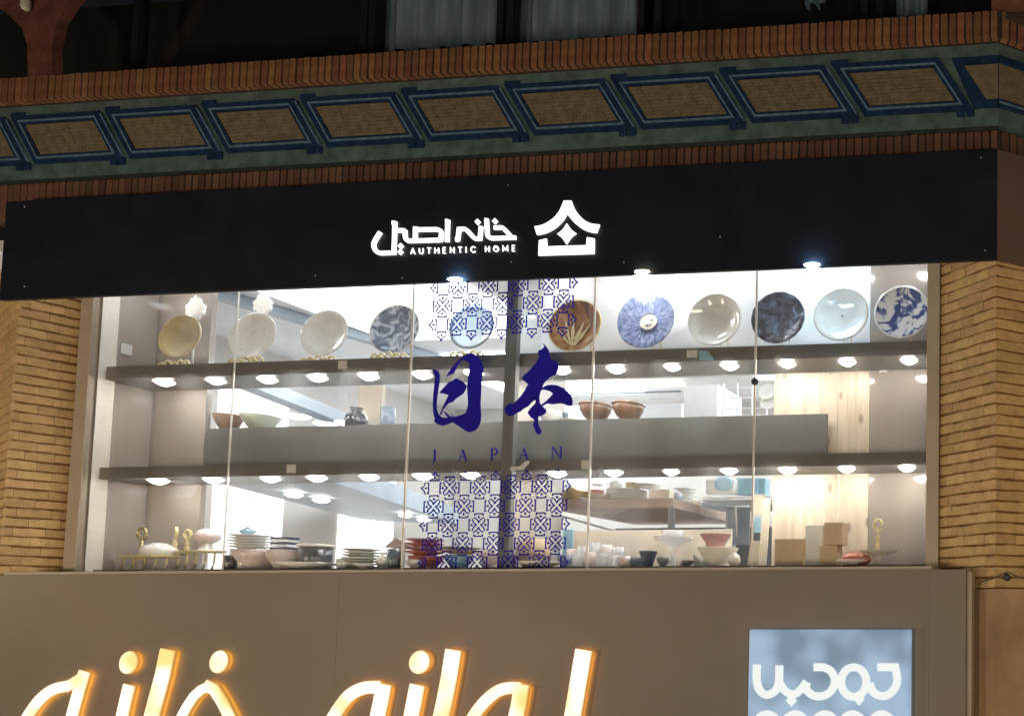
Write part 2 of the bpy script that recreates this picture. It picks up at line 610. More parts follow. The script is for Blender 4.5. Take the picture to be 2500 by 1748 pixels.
# ---------------------------------------------------------------- brick piers
def brick_strip(parent, A, B, z0, z1, pitch, m, mitre_a, mitre_b, nb, lab=None, joint=0.0105):
    """courses of separate bricks on the vertical face from A to B (xy), outward to the left of B-A reversed."""
    A = Vector(A); B = Vector(B)
    d = (B - A); Ln = d.length; d.normalize()
    n = Vector((d.y, -d.x))
    if n.y > 0:
        n = -n
    z = z0
    row = 0
    while z < z1 - 0.01:
        h = pitch - joint
        cuts = [0.0]
        off = random.uniform(0.3, 0.7) if row % 2 else random.uniform(-0.1, 0.15)
        for k in range(nb):
            t = (k + 0.5 + off - 0.2) / nb + random.uniform(-0.06, 0.06)
            if 0.12 < t < 0.88:
                cuts.append(t * Ln)
        cuts.append(Ln)
        for i in range(len(cuts) - 1):
            a, b = cuts[i], cuts[i + 1]
            ga = 0.0 if i == 0 else 0.0012
            gb = 0.0 if i == len(cuts) - 2 else 0.0012
            out = random.uniform(-0.002, 0.003)
            seg = 7
            V, Fc = [], []
            ph = random.uniform(0, 6)
            tl = random.uniform(-0.0015, 0.0015)
            for j in range(seg + 1):
                t = a + ga + (b - gb - a - ga) * j / seg
                wob = 0.0032 * math.sin(t * 17 + ph) + random.uniform(-0.0022, 0.0022)
                wob2 = 0.0018 * math.sin(t * 13 + ph * 2) + random.uniform(-0.0012, 0.0012)
                tb = t
                if j == 0 and i == 0 and mitre_a:
                    tb = t + 0.05 * mitre_a
                if j == seg and i == len(cuts) - 2 and mitre_b:
                    tb = t - 0.05 * mitre_b
                pf = A + d * t + n * out
                pfe = A + d * t + n * (out - 0.006)
                pb = A + d * tb - n * 0.05
                zt, zb = z + h + wob + tl * (j / seg), z + wob2 + tl * (j / seg)
                V += [(pfe.x, pfe.y, zb), (pf.x, pf.y, zb + 0.006), (pf.x, pf.y, zt - 0.007), (pfe.x, pfe.y, zt), (pb.x, pb.y, zt), (pb.x, pb.y, zb)]
            for j in range(seg):
                for q in range(6):
                    q2 = (q + 1) % 6
                    Fc.append((j * 6 + q, j * 6 + q2, (j + 1) * 6 + q2, (j + 1) * 6 + q))
            Fc.append(tuple(range(6)))
            Fc.append(tuple(range(seg * 6, seg * 6 + 6)))
            link('brick', mesh(V, Fc), m, parent)
        z += pitch
        row += 1


ZF0 = P(1250, 681, YF).z         # fascia bottom
ZF1 = P(1250, 427, YF).z         # fascia top
pitch = 0.0745
XoL = XAL - 0.95; YoL = YA + 0.95 * 0.45
pl = thing('brick_pier', 'yellow brick pier with slanted faces left of the shop window', 'brick pier', (XAL, YA, ZB), 'brick piers flanking the window')
brick_strip(pl, (XAL, YA), (XIL, 0.0), ZB - 0.02, ZF0 + 0.40, pitch, M['brick_y'], 0.55, 0, 2)
brick_strip(pl, (XAL, YA), (XoL, YoL), ZB - 0.02, ZF0 + 0.40, pitch, M['brick_y'], 0.5, 0, 4)
v = []
for z in (ZB - 0.03, ZF0 + 0.42):
    v += [(XAL + 0.012 * 0, YA + 0.016, z), (XIL + 0.004, 0.016, z), (XIL, 0.30, z), (XoL, 0.32, z), (XoL, YoL + 0.016, z)]
link('mortar', mesh(v, [(0, 1, 2, 3, 4), (5, 6, 7, 8, 9)] + [(i, (i + 1) % 5, 5 + (i + 1) % 5, 5 + i) for i in range(5)]), M['mortar'], pl)
XoR = XAR + 0.80; YoR = YA + 0.80 * 0.60
ZBR = P(2420, 1433, YA).z
pr = thing('brick_pier', 'yellow brick corner pier right of the shop window with a lit right face', 'brick pier', (XAR, YA, ZBR), 'brick piers flanking the window')
nrow = math.ceil((ZB - ZBR) / pitch)
zr0 = ZBR
brick_strip(pr, (XIR, 0.0), (XAR, YA), zr0, ZF0 + 0.40, pitch, M['brick_y'], 0, 0.55, 3)
brick_strip(pr, (XAR, YA), (XoR, YoR), zr0, ZF0 + 0.40, pitch, M['brick_y'], 0.55, 0, 3)
v = []
for z in (ZBR - 0.01, ZF0 + 0.42):
    v += [(XAR, YA + 0.016, z), (XIR - 0.004, 0.016, z), (XIR, 0.30, z), (XoR, 0.45, z), (XoR, YoR + 0.016, z)]
link('mortar', mesh(v, [(0, 1, 2, 3, 4), (5, 6, 7, 8, 9)] + [(i, (i + 1) % 5, 5 + (i + 1) % 5, 5 + i) for i in range(5)]), M['mortar'], pr)
# plastered plinth under the right pier
v = []
for z in (0.0, ZBR - 0.012):
    v += [(XAR, YA - 0.02, z), (P(2352, 1440, -0.1).x, -0.13, z), (XIR, 0.30, z), (XoR, 0.45, z), (XoR, YoR - 0.02, z)]
link('pier_plinth', mesh(v, [(0, 1, 2, 3, 4), (5, 6, 7, 8, 9)] + [(i, (i + 1) % 5, 5 + (i + 1) % 5, 5 + i) for i in range(5)]), M['plaster'], None,
     label='beige plastered plinth under the right brick pier', cat='plinth')
# cable knot on the last course of the right pier
kn = thing('cable_gland', 'dark round cable gland with a slack wire at the foot of the right brick pier', 'cable gland', P(2458, 1409, YA + 0.08))
c = P(2458, 1409, YA + 0.06)
me = lathe_me([(0, 0.02), (0.018, 0.018), (0.026, 0.006), (0.030, -0.02)], 16)
me.transform(Matrix.Rotation(math.pi / 2, 4, 'X'))
me.transform(Matrix.Translation(c + Vector((0, -0.02, 0))))
link('gland', me, M['black_cap'], kn)
wp = [P(2386, 1427, YA - 0.01), P(2400, 1418, YA - 0.03), P(2425, 1411, YA - 0.035), P(2445, 1402, YA - 0.02), P(2462, 1396, YA + 0.0), P(2486, 1408, YA + 0.06), P(2502, 1412, YA + 0.08)]
link('wire', tube_me(wp, 0.004, 6), M['black_cap'], kn)

# ---------------------------------------------------------------- fascia box with the logo
x0 = P(8, 600, YF).x; x1 = P(2434, 500, YF).x
xs = x1 + 0.75; ys = YF + 0.75 * 0.60
fa = thing('fascia_box', 'long black sign box above the display window', 'sign box', (x0, YF, ZF0))
v = []
for z in (ZF0, ZF1):
    v += [(x0, YF, z), (x1, YF, z), (x1 - 0.001, YF + 0.03, z), (x0, YF + 0.03, z)]
link('front_panel', mesh(v, [(0, 1, 2, 3), (4, 5, 6, 7), (0, 1, 5, 4), (1, 2, 6, 5), (2, 3, 7, 6), (3, 0, 4, 7)]), M['fascia'], fa)
box('top_flange', x0 + 0.01, x1 - 0.02, YF + 0.031, -0.19, ZF1 - 0.03, ZF1 - 0.012, M['fascia'], fa, bev=0.001)
v = []
for z in (ZF0 - 0.002, ZF1 - 0.002):
    v += [(x1 + 0.002, YF + 0.001, z), (xs, ys, z), (xs - 0.01, ys + 0.03, z), (x1 + 0.002, YF + 0.03, z)]
link('return_panel', mesh(v, [(0, 1, 2, 3), (4, 5, 6, 7), (0, 1, 5, 4), (1, 2, 6, 5), (2, 3, 7, 6), (3, 0, 4, 7)]), M['fascia_side'], fa,
     label='brown painted return panel turning the corner')
box('soffit', x0 + 0.01, x1 - 0.01, YF + 0.032, -0.002, ZF0 + 0.42, ZF0 + 0.45, M['soffit'], fa, bev=0)
for px, py, cool in ((1110, 690, 1), (1568, 676, 0), (1982, 652, 1)):
    q = P(px, py, 0.10)
    me = lathe_me([(0.0, -0.030), (0.035, -0.027), (0.06, -0.014), (0.07, 0.0)], 24)
    me.transform(Matrix.Translation((q.x, 0.10, q.z + 0.012)))
    link('soffit_lamp', me, M['puck_cool'] if cool else M['puck'], fa, label='lit %s downlight behind the fascia edge' % ('cool white' if cool else 'warm white'))
    link('lamp_stem', tube_me([(q.x, 0.10, q.z + 0.014), (q.x, 0.10, ZF0 + 0.36)], 0.008, 8), M['white'], fa)

for px, cool in ((1112, 1), (1568, 0), (1982, 1)):  # extra lenses put in to imitate bloom on the fascia
    xq = P(px, 670, YF - 0.02).x
    me = lathe_me([(0.0, -0.012), (0.03, -0.010), (0.052, -0.004), (0.056, 0.002), (0.05, 0.006), (0, 0.007)], 24)
    me.transform(Matrix.Translation((xq, YF - 0.022, ZF0 + 0.002)) @ Matrix.Scale(0.4, 4, (0, 1, 0)))
    link('bloom_lamp', me, M['puck_cool'] if cool else M['bloom_warm'], fa, label='%s added lamp lens for bloom at the lower fascia edge' % ('cool' if cool else 'warm'))

YL = YF - 0.012
for k, (px, py) in enumerate(((60, 505), (770, 673), (982, 679), (1248, 640), (1523, 641), (1758, 578), (2395, 385), (2405, 612), (60, 700), (1240, 452))):
    q = P(px, py, YF)
    me = lathe_me([(0, 0.0045), (0.003, 0.004), (0.0055, 0.0)], 10)
    me.transform(Matrix.Translation((q.x, YF, q.z)) @ Matrix.Rotation(math.pi / 2, 4, 'X'))
    link('screw', me, M['rail'], fa)
# house emblem
hs = 0.1059
def Hs(p):
    return sc(p, hs, 1280, 470)
em = thing('emblem_sign', 'lit white house emblem with curved roof and small star on the black fascia', 'emblem', P(1385, 600, YF))
roof = smooth_pts([(1075, 188), (1110, 290), (1180, 430), (1300, 570), (1420, 665), (1560, 720), (1730, 740)]) + \
    smooth_pts([(1660, 930), (1500, 905), (1340, 840), (1180, 720), (1060, 590), (985, 480)]) + \
    smooth_pts([(980, 480), (900, 620), (760, 770), (600, 880), (450, 940), (290, 975)]) + \
    smooth_pts([(228, 785), (400, 750), (560, 670), (700, 560), (800, 430), (865, 300), (905, 190)])
link('roof', outline_me([onp(Hs(roof), YL)], YL, YL + 0.010), M['letter'], em)
star = smooth_pts([(975, 715), (1060, 840), (1190, 940)], 5) + smooth_pts([(1190, 940), (1065, 1040), (965, 1190)], 5) + \
    smooth_pts([(965, 1190), (870, 1050), (755, 960)], 5) + smooth_pts([(755, 960), (885, 850), (975, 715)], 5)
link('star', outline_me([onp(Hs(star), YL)], YL, YL + 0.010), M['letter'], em)
base = [(335, 1105), (505, 1060), (515, 1245), (1425, 1215), (1440, 1030), (1610, 1060), (1605, 1410), (320, 1450)]
link('base', outline_me([onp(Hs(base), YL)], YL, YL + 0.010), M['letter'], em)

# word mark
ls = 0.1742
def Ls(p):
    return sc(p, ls, 890, 470)
wm = thing('wordmark_sign', 'lit white Persian lettering reading "خانه اصیل" on the black fascia', 'lettering', P(1090, 560, YF))
def strokes_me(lst, tr, w, Y, th, close=None, step=0.0004):
    ms = []
    for k, s in enumerate(lst):
        if isinstance(s, dict):
            pts, ww, w2 = s['p'], s.get('w', w), s.get('w2')
        else:
            pts, ww, w2 = s, w, None
        ms.append(outline_me([onp(tr(stroke_loop(pts, ww, w2)), Y)], Y - k * step, Y + th - k * step))
    return join_me(ms)
cur = lambda p, n=6: smooth_pts(p, n)
link('letter_lam', strokes_me([cur([(215, 552), (150, 655), (122, 725), (140, 800), (190, 842), (240, 848)]) + [(404, 842), (412, 640), (418, 405)], [(380, 425), (420, 425)],
     [(418, 530), (545, 530), (562, 545)] + cur([(563, 600), (575, 650), (610, 678)], 4) + [(1060, 664), (1070, 600)] + cur([(1072, 570), (1055, 535), (1010, 516)], 5) + [(715, 518)], [(708, 480), (705, 668)]], Ls, 56, YL, 0.010), M['letter'], wm)
link('letter_alef', strokes_me([[(1160, 382), (1150, 690)], [(1128, 402), (1162, 402)]], Ls, 56, YL, 0.010), M['letter'], wm)
link('letter_he', strokes_me([[(1268, 662), (1300, 655), (1318, 512), (1385, 508)] + cur([(1400, 510), (1440, 540), (1530, 635), (1570, 648)], 5) + [(1612, 644), (1626, 472)]], Ls, 54, YL, 0.010), M['letter'], wm)
link('letter_khe', strokes_me([[(1704, 366), (1712, 540)] + cur([(1714, 580), (1735, 625), (1790, 640)], 5) + [(2115, 630)], [(1680, 388), (1708, 388)],
     [(1808, 492), (1905, 490)] + cur([(1925, 492), (1965, 525), (2050, 618)], 4)], Ls, 54, YL, 0.010), M['letter'], wm)
for (x, y) in ((1582, 412), (1825, 403), (505, 752), (500, 835)):
    link('dot', outline_me([onp(Ls([(x, y - 42), (x + 38, y), (x, y + 42), (x - 38, y)]), YL)], YL - 0.002, YL + 0.008), M['letter'], wm)

SF = {'A': [[(0, 0), (.5, 1), (1, 0)], [(.2, .35), (.8, .35)]], 'U': [[(0, 1), (0, .35), (.18, .08), (.5, 0), (.82, .08), (1, .35), (1, 1)]],
      'T': [[(0, 1), (1, 1)], [(.5, 1), (.5, 0)]], 'H': [[(0, 0), (0, 1)], [(1, 0), (1, 1)], [(0, .5), (1, .5)]],
      'E': [[(.9, 1), (.1, 1), (.1, 0), (.9, 0)], [(.1, .52), (.8, .52)]], 'N': [[(0, 0), (0, 1), (1, 0), (1, 1)]], 'I': [[(.5, 0), (.5, 1)]],
      'C': [[(1, .8), (.75, .97), (.45, 1), (.12, .8), (0, .5), (.12, .2), (.45, 0), (.75, .03), (1, .2)]],
      'O': [[(.5, 1), (.15, .85), (0, .5), (.15, .15), (.5, 0), (.85, .15), (1, .5), (.85, .85), (.55, 1)]],
      'M': [[(0, 0), (0, 1), (.5, .25), (1, 1), (1, 0)]]}
tl = thing('tagline_sign', 'small lit white letters "AUTHENTIC HOME" below the Persian word mark', 'lettering', P(1130, 610, YF))
for ch, cx in zip('AUTHENTICHOME', (672, 790, 900, 1008, 1115, 1225, 1335, 1418, 1518, 1718, 1838, 1968, 2085)):
    yb = 862 - (cx - 672) * 0.030
    wd = {'M': 66, 'O': 68, 'E': 40, 'I': 30, 'C': 62, 'A': 60}.get(ch, 52)
    hh = 78
    link('letter_' + ch.lower(), strokes_me([[(cx - wd / 2 + u * wd, yb - v_ * hh) for u, v_ in s] for s in SF[ch]], Ls, 11.5, YL, 0.006), M['letter'], tl)

# ---------------------------------------------------------------- brick bands and tiled frieze
YBn = -0.185
zb0 = ZF1 - 0.06
ZFz0 = P(1250, 372, -0.20).z      # frieze bottom
ZFz1 = P(1250, 186, -0.20).z      # frieze top
XC = P(2437, 250, -0.20).x
dirR = Vector((0.857, 0.515))
XW = XL - 2.6

def soldier(parent, z0, z1, Y, x0, x1, m, corner=True, pitch=0.0585):
    n = int((x1 - x0) / pitch)
    pr_ = (x1 - x0) / n
    var = []
    for q in range(6):
        w, h = pr_ - 0.010 - random.uniform(0, 0.003), z1 - z0 - 0.004
        bm = bmesh.new()
        bmesh.ops.create_cube(bm, size=1)
        for vv in bm.verts:
            vv.co = Vector((vv.co.x * w + random.uniform(-.0015, .0015), vv.co.y * 0.05, vv.co.z * h + random.uniform(-.002, .002)))
        bmesh.ops.bevel(bm, geom=bm.edges[:], offset=0.003, segments=1, affect='EDGES')
        me = bpy.data.meshes.new('brick')
        bm.to_mesh(me); bm.free()
        me.materials.append(m)
        var.append(me)
    for i in range(n):
        o = link('brick', random.choice(var), None, parent)
        o.matrix_parent_inverse = Matrix.Identity(4)
        o.location = Vector((x0 + pr_ * (i + .5), Y + 0.025 + random.uniform(-.003, .003), (z0 + z1) / 2)) - parent.location
        o.rotation_euler = (0, random.uniform(-.012, .012), random.uniform(-.03, .03))
    if corner:
        ang = math.atan2(dirR.y, dirR.x)
        for i in range(16):
            o = link('brick', random.choice(var), None, parent)
            o.matrix_parent_inverse = Matrix.Identity(4)
            s = 0.03 + pr_ * (i + .5)
            nrm = Vector((-dirR.y, dirR.x))
            o.location = Vector((x1 + dirR.x * s + nrm.x * 0.025, Y + dirR.y * s + nrm.y * 0.025, (z0 + z1) / 2)) - parent.location
            o.rotation_euler = (0, 0, ang + random.uniform(-.03, .03))
    v = []
    for z in (z0 + 0.004, z1 - 0.006):
        v += [(x0, Y + 0.012, z), (x1 + 0.006, Y + 0.012, z), (x1 + 1.0, Y + 0.012 + 1.0 * 0.6, z), (x1 + 1.0, 0.62, z), (x0, 0.3, z)]
    link('mortar', mesh(v, [(0, 1, 2, 3, 4), (5, 6, 7, 8, 9)] + [(i, (i + 1) % 5, 5 + (i + 1) % 5, 5 + i) for i in range(5)]), M['mortar_d'], parent)

XW = P(-30, 480, YBn).x
lb = thing('brick_band', 'lower band of upright reddish bricks just above the black fascia', 'brick band', (XW, YBn, zb0), 'upright brick bands')
soldier(lb, zb0, ZFz0 - 0.026, YBn, XW, P(2437, 330, YBn).x, M['brick_r'])
Yub = -0.26
zu0 = P(1250, 168, Yub).z
zu1 = P(1250, 106, Yub).z
ub = thing('brick_band', 'upper orange brick ledge band above the blue tiled frieze', 'brick band', (XW, Yub, zu0), 'upright brick bands')
XWu = P(-30, 230, Yub).x
soldier(ub, zu0, zu1, Yub, XWu, P(2437, 80, Yub).x, M['brick_o'], pitch=0.060)

YFz = -0.20
fz = thing('tiled_frieze', 'blue and ochre tiled frieze of slanted panels running along the facade', 'tiled frieze', (XW, YFz, ZFz0))
def zband(px, py):
    return P(px, py, YFz)
# backing
v = []
for z in (ZFz0, zu0 - 0.004):
    v += [(XWu, YFz, z), (XC, YFz, z), (XC + 1.0, YFz + 0.6, z), (XC + 1.0, 0.75, z), (XWu, 0.3, z)]
link('glazed_ground', mesh(v, [(0, 1, 2, 3, 4), (5, 6, 7, 8, 9)] + [(i, (i + 1) % 5, 5 + (i + 1) % 5, 5 + i) for i in range(5)]), M['tile_g'], fz)
# black strip coloured as the shadow gap under the frieze edge
box('shadow_gap_strip', XWu, XC, YFz + 0.004, YFz + 0.1, ZFz0 - 0.024, ZFz0 - 0.002, M['black_cap'], fz, bev=0.002)
# world positions of panel corners from first and ninth panels
a1 = [zband(*q) for q in ((61, 303), (229, 296), (278, 374), (102, 381))]
a9 = [zband(*q) for q in ((2077, 187), (2268, 169), (2324, 248), (2125, 260))]
per = (a9[3].x - a1[3].x) / 8.0
zt_ = (a1[0].z + a1[1].z + a9[0].z + a9[1].z) / 4
zb_ = (a1[2].z + a1[3].z + a9[2].z + a9[3].z) / 4
wb = (a1[2].x - a1[3].x + a9[2].x - a9[3].x) / 2
lean = ((a1[3].x - a1[0].x) + (a9[3].x - a9[0].x)) / 2
def para(xb, zb, w, z1):
    """parallelogram standing on (xb, zb), width w, up to z1 with the shared lean."""
    k = lean / (zt_ - zb_)
    return [(xb, zb), (xb + w, zb), (xb + w - k * (z1 - zb), z1), (xb - k * (z1 - zb), z1)]
HT = zt_ - zb_
kk = lean / HT
def ring(xb, zb, w, z1, t0, t1):
    """frame between parallelograms grown by t0 and t1."""
    f_ = lambda t: para(xb - t * 1.15 + kk * t * 0 + kk * t, zb - t, w + 2.3 * t, z1 + t)
    return [f_(t1), f_(t0)]
def tile_panel(xb, parent_):
    w = wb
    br = link('tile_panel', outline_me([para(xb, zb_, w, zt_)], YFz - 0.006, YFz + 0.002), M['tile_b'], parent_)
    # tiny bricks of the infill, joined
    lst = []
    rows = 9
    for r in range(rows):
        z0 = zb_ + HT * r / rows
        z1 = zb_ + HT * (r + 1) / rows - 0.004
        if r == 1:
            n = 22
        else:
            n = 7
        for q in range(n):
            xa = xb - kk * (z0 - zb_) + w * q / n
            lst.append((xa + 0.001, xa + w / n - 0.002, YFz - 0.0105 - random.uniform(0, .002), YFz - 0.005, z0 + 0.001, z1))
    tb = link('infill_bricks', boxes_me(lst), M['tile_b'], br, kind='stuff')
    link('border', outline_me(ring(xb, zb_, w, zt_, 0.0, 0.019), YFz - 0.016, YFz + 0.003), M['tile_n'], br)
    link('pale_line', outline_me(ring(xb, zb_, w, zt_, 0.0195, 0.034), YFz - 0.020, YFz + 0.003), M['tile_l'], br)
    link('border', outline_me(ring(xb, zb_, w, zt_, 0.0345, 0.074), YFz - 0.014, YFz + 0.003), M['tile_n'], br)
    # feet and heads
    xr = xb + w + 0.062
    for (xa, xe) in ((xr - 0.050, xr + 0.010), (xr + 0.022, xr + 0.078)):
        box('tile_foot', xa, xe, YFz - 0.012, YFz + 0.003, zb_ - 0.118, zb_ - 0.060, M['tile_n'], br, bev=0.002)
    xt = xb - kk * HT - 0.062
    box('tile_head', xt - 0.07, xt + 0.05, YFz - 0.012, YFz + 0.003, zt_ + 0.070, zt_ + 0.105, M['tile_n'], br, bev=0.002)
    # pale diagonal line between panels
    link('pale_line', outline_me([[(xb - 0.108, zb_ - 0.05), (xb - 0.094, zb_ - 0.05), (xb - 0.094 - kk * (HT + 0.1), zt_ + 0.05), (xb - 0.108 - kk * (HT + 0.1), zt_ + 0.05)]], YFz - 0.018, YFz + 0.003), M['tile_l'], br)
    return br
for i in range(-1, 9):
    tile_panel(a1[3].x + per * i, fz)
# last partial panel reaching the corner and its continuation round it
xb = a1[3].x + per * 9
link('tile_panel', outline_me([[(xb, zb_), (XC, zb_), (XC, zt_), (xb - lean, zt_)]], YFz - 0.010, YFz + 0.002), M['tile_b'], fz)
link('border', outline_me([[(xb - 0.09, zb_ - 0.062), (XC, zb_ - 0.062), (XC, zb_ - 0.004), (xb, zb_ - 0.004), (xb - lean, zt_), (XC, zt_), (XC, zt_ + 0.06), (xb - lean - 0.09, zt_ + 0.06)]], YFz - 0.016, YFz + 0.003), M['tile_n'], fz)
rc = thing('tiled_frieze', 'short return of the tiled frieze turning the right building corner', 'tiled frieze', (XC, YFz, ZFz0))
nrm = Vector((dirR.y, -dirR.x))
def corner_strip(name, z0, z1, out, m):
    v = []
    for z in (z0, z1):
        for s, o_ in ((0.0, out), (1.1, out), (1.1, -0.02), (0.0, -0.02)):
            v.append((XC + 0.002 + dirR.x * s + nrm.x * o_, YFz + dirR.y * s + nrm.y * o_, z))
    link(name, mesh(v, [(0, 1, 2, 3), (4, 5, 6, 7), (0, 1, 5, 4), (1, 2, 6, 5), (2, 3, 7, 6), (3, 0, 4, 7)]), m, rc)
corner_strip('tile_panel', zb_, zt_, 0.012, M['tile_b'])
corner_strip('border', zb_ - 0.062, zb_ - 0.002, 0.018, M['tile_n'])
corner_strip('pale_line', zb_ - 0.036, zb_ - 0.022, 0.024, M['tile_l'])
corner_strip('border', zt_ + 0.002, zt_ + 0.06, 0.018, M['tile_n'])

# ---------------------------------------------------------------- upper storey
YU = 0.55
ztop = zu1 + 1.6
XUL, XUR = P(-60, 100, YU).x, P(2520, 20, YU).x
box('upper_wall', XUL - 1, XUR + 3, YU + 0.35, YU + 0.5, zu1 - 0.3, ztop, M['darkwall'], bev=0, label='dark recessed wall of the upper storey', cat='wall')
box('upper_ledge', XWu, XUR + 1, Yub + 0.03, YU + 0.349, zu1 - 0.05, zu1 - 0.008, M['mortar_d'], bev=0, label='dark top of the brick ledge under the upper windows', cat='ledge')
# columns and windows
def upper_window(px0, px1, label, cur_spans):
    w = thing('upper_window', label, 'window', (P(px0, 60, YU).x, YU, zu1), 'upper storey windows')
    xa, xb_ = P(px0, 60, YU).x, P(px1, 60, YU).x
    fr = [(xa, xa + 0.06, YU - 0.02, YU + 0.06, zu1 - 0.008, ztop), (xb_ - 0.06, xb_, YU - 0.02, YU + 0.06, zu1 - 0.008, ztop),
          (xa + 0.061, xb_ - 0.061, YU - 0.02, YU + 0.06, zu1 - 0.006, zu1 + 0.07)]
    link('frame', boxes_me(fr), M['darkwall'], w)
    g = link('pane', box_me(xa + 0.061, xb_ - 0.061, YU + 0.012, YU + 0.02, zu1 + 0.071, ztop), M['glass'], w)
    for (c0, c1, yb) in cur_spans:
        ca, cb = P(c0, 60, YU + 0.1).x, P(c1, 60, YU + 0.1).x
        zb0_ = P((c0 + c1) / 2, yb, YU + 0.1).z
        nfold = max(2, int((cb - ca) / 0.19))
        V, Fc = [], []
        N_ = nfold * 8
        for i in range(N_ + 1):
            t = i / N_
            x = ca + (cb - ca) * t
            y = YU + 0.14 + 0.055 * math.sin(t * nfold * 2 * math.pi) + 0.008 * math.sin(t * 23)
            zz = zb0_ + 0.014 * math.sin(t * nfold * 2 * math.pi + 1)
            V += [(x, y, zz), (x, y, ztop)]
        for i in range(N_):
            Fc.append((2 * i, 2 * i + 2, 2 * i + 3, 2 * i + 1))
        link('curtain', mesh(V, Fc, True), M['curtain'], w)
    return w
upper_window(330, 900, 'dark upper window without curtains right of the red pillar', [])
upper_window(905, 1232, 'upper window with a pale blue curtain left of the dark mullion', [(932, 1205, 115)])
upper_window(1240, 1575, 'upper window with the widest pale blue curtain near the middle', [(1262, 1555, 95)])
upper_window(1600, 2120, 'dark upper window with only a glint of curtain at its top', [(1960, 2010, 8)])
upper_window(2140, 2440, 'upper window near the right corner with a narrow pale curtain', [(2185, 2262, 40)])
# red pillar with flared head
rp = thing('red_pillar', 'dark red rendered pillar with flared bracket head at upper left', 'pillar', (P(130, 190, YU - 0.3).x, YU - 0.3, zu1))
pil = [(70, 230), (66, 110), (54, 70), (10, 28), (-60, -10), (-60, -260), (330, -260), (205, -40), (165, 10), (140, 50), (126, 110), (130, 230)]
link('shaft', outline_me([onp([(a_ - 0, b_) for a_, b_ in pil], YU - 0.35)], YU - 0.35, YU - 0.28), M['redpaint'], rp)
q = P(70, 22, YU - 0.37)
me = lathe_me([(0, -.03), (.02, -.028), (.028, -.012), (.03, 0.0), (.03, .06)], 16)
me.transform(Matrix.Translation((q.x, YU - 0.39, q.z)))
link('wall_lamp', me, M['tag'], None, label='small pale wall lamp on the red pillar head', cat='wall lamp')
box('red_pillar', P(2452, 20, YU).x, P(2530, 20, YU).x, Yub + 0.1, YU, zu1 - 0.008, ztop, M['brick_o'], bev=0.005, label='orange brick pillar at the right end of the upper storey', cat='pillar')

# ---------------------------------------------------------------- lower sign board
YS = -0.36
zs1 = P(1250, 1396, YS).z
xs1 = P(2358, 1500, YS).x
sb = thing('sign_board', 'wide taupe sign board below the display window', 'sign board', (-3, YS, 0.2))
xsl = P(-60, 1500, YS).x
cuts = [xsl, P(820, 1600, YS).x, P(2268, 1500, YS).x, xs1]
for i in range(3):
    box('board_panel', cuts[i] + (0.0 if i == 0 else 0.0004), cuts[i + 1] - 0.0004, YS, YS + 0.34, 0.35, zs1, M['board'], sb, bev=0.0006)
v = []
box('edge_trim', xs1 - 0.001, xs1 + 0.035, YS + 0.03, YS + 0.30, 0.35, zs1 - 0.012, M['frame_beige'], sb, bev=0.003)
box('window_sill', XIL - 0.05, XIR + 0.02, YS + 0.03, 0.10, zs1 - 0.05, ZB - 0.004, M['frame_beige'], bev=0.003, label='thin beige sill between the glass and the taupe board', cat='sill')

# lit channel letters
def lit_mat(name, face, edge, ef, ee):
    m, nt, b = new_mat(name)
    N, L = nt.nodes, nt.links
    g = N.new('ShaderNodeNewGeometry')
    sx = N.new('ShaderNodeSeparateXYZ')
    L.new(g.outputs['Normal'], sx.inputs[0])
    mr = N.new('ShaderNodeMapRange')
    mr.inputs[1].default_value = -0.97
    mr.inputs[2].default_value = -0.25
    L.new(sx.outputs['Y'], mr.inputs[0])
    mx = N.new('ShaderNodeMix'); mx.data_type = 'RGBA'
    mx.inputs[6].default_value = (*face, 1); mx.inputs[7].default_value = (*edge, 1)
    L.new(mr.outputs[0], mx.inputs[0])
    L.new(mx.outputs[2], b.inputs['Emission Color'])
    m2 = N.new('ShaderNodeMapRange')
    m2.inputs[3].default_value = ef; m2.inputs[4].default_value = ee
    L.new(mr.outputs[0], m2.inputs[0])
    bk = N.new('ShaderNodeMath'); bk.operation = 'GREATER_THAN'; bk.inputs[1].default_value = 0.9
    L.new(sx.outputs['Y'], bk.inputs[0])
    ad = N.new('ShaderNodeMath'); ad.operation = 'MULTIPLY_ADD'; ad.inputs[1].default_value = 6.0
    L.new(bk.outputs[0], ad.inputs[0]); L.new(m2.outputs[0], ad.inputs[2])
    L.new(ad.outputs[0], b.inputs['Emission Strength'])
    tc = N.new('ShaderNodeTexCoord')
    nz = N.new('ShaderNodeTexNoise'); nz.inputs['Scale'].default_value = 3.2; nz.inputs['Detail'].default_value = 1
    L.new(tc.outputs['Object'], nz.inputs['Vector'])
    m4 = N.new('ShaderNodeMapRange'); m4.inputs[1].default_value = 0.46; m4.inputs[2].default_value = 0.68
    L.new(nz.outputs[0], m4.inputs[0])
    m5 = N.new('ShaderNodeMix'); m5.data_type = 'RGBA'
    m5.inputs[6].default_value = (*face, 1); m5.inputs[7].default_value = (0.62, 0.46, 0.16, 1)
    L.new(m4.outputs[0], m5.inputs[0]); L.new(m5.outputs[2], mx.inputs[6])
    b.inputs['Base Color'].default_value = (0.6, 0.45, 0.2, 1)
    return m
M['chan'] = lit_mat('warm_lit_channel_letter', (1.0, 0.93, 0.80), (0.80, 0.36, 0.06), 1.25, 0.50)
M['chan_y'] = mat('amber_lit_acrylic', (0.8, 0.5, 0.2), 0.4, 0.02, 4, em=(1.0, 0.62, 0.18), ems=1.0)
YC = YS - 0.038
def Z7(p): return sc(p, 0.2787, 0, 1540)
def Z8(p): return sc(p, 0.3223, 760, 1540)
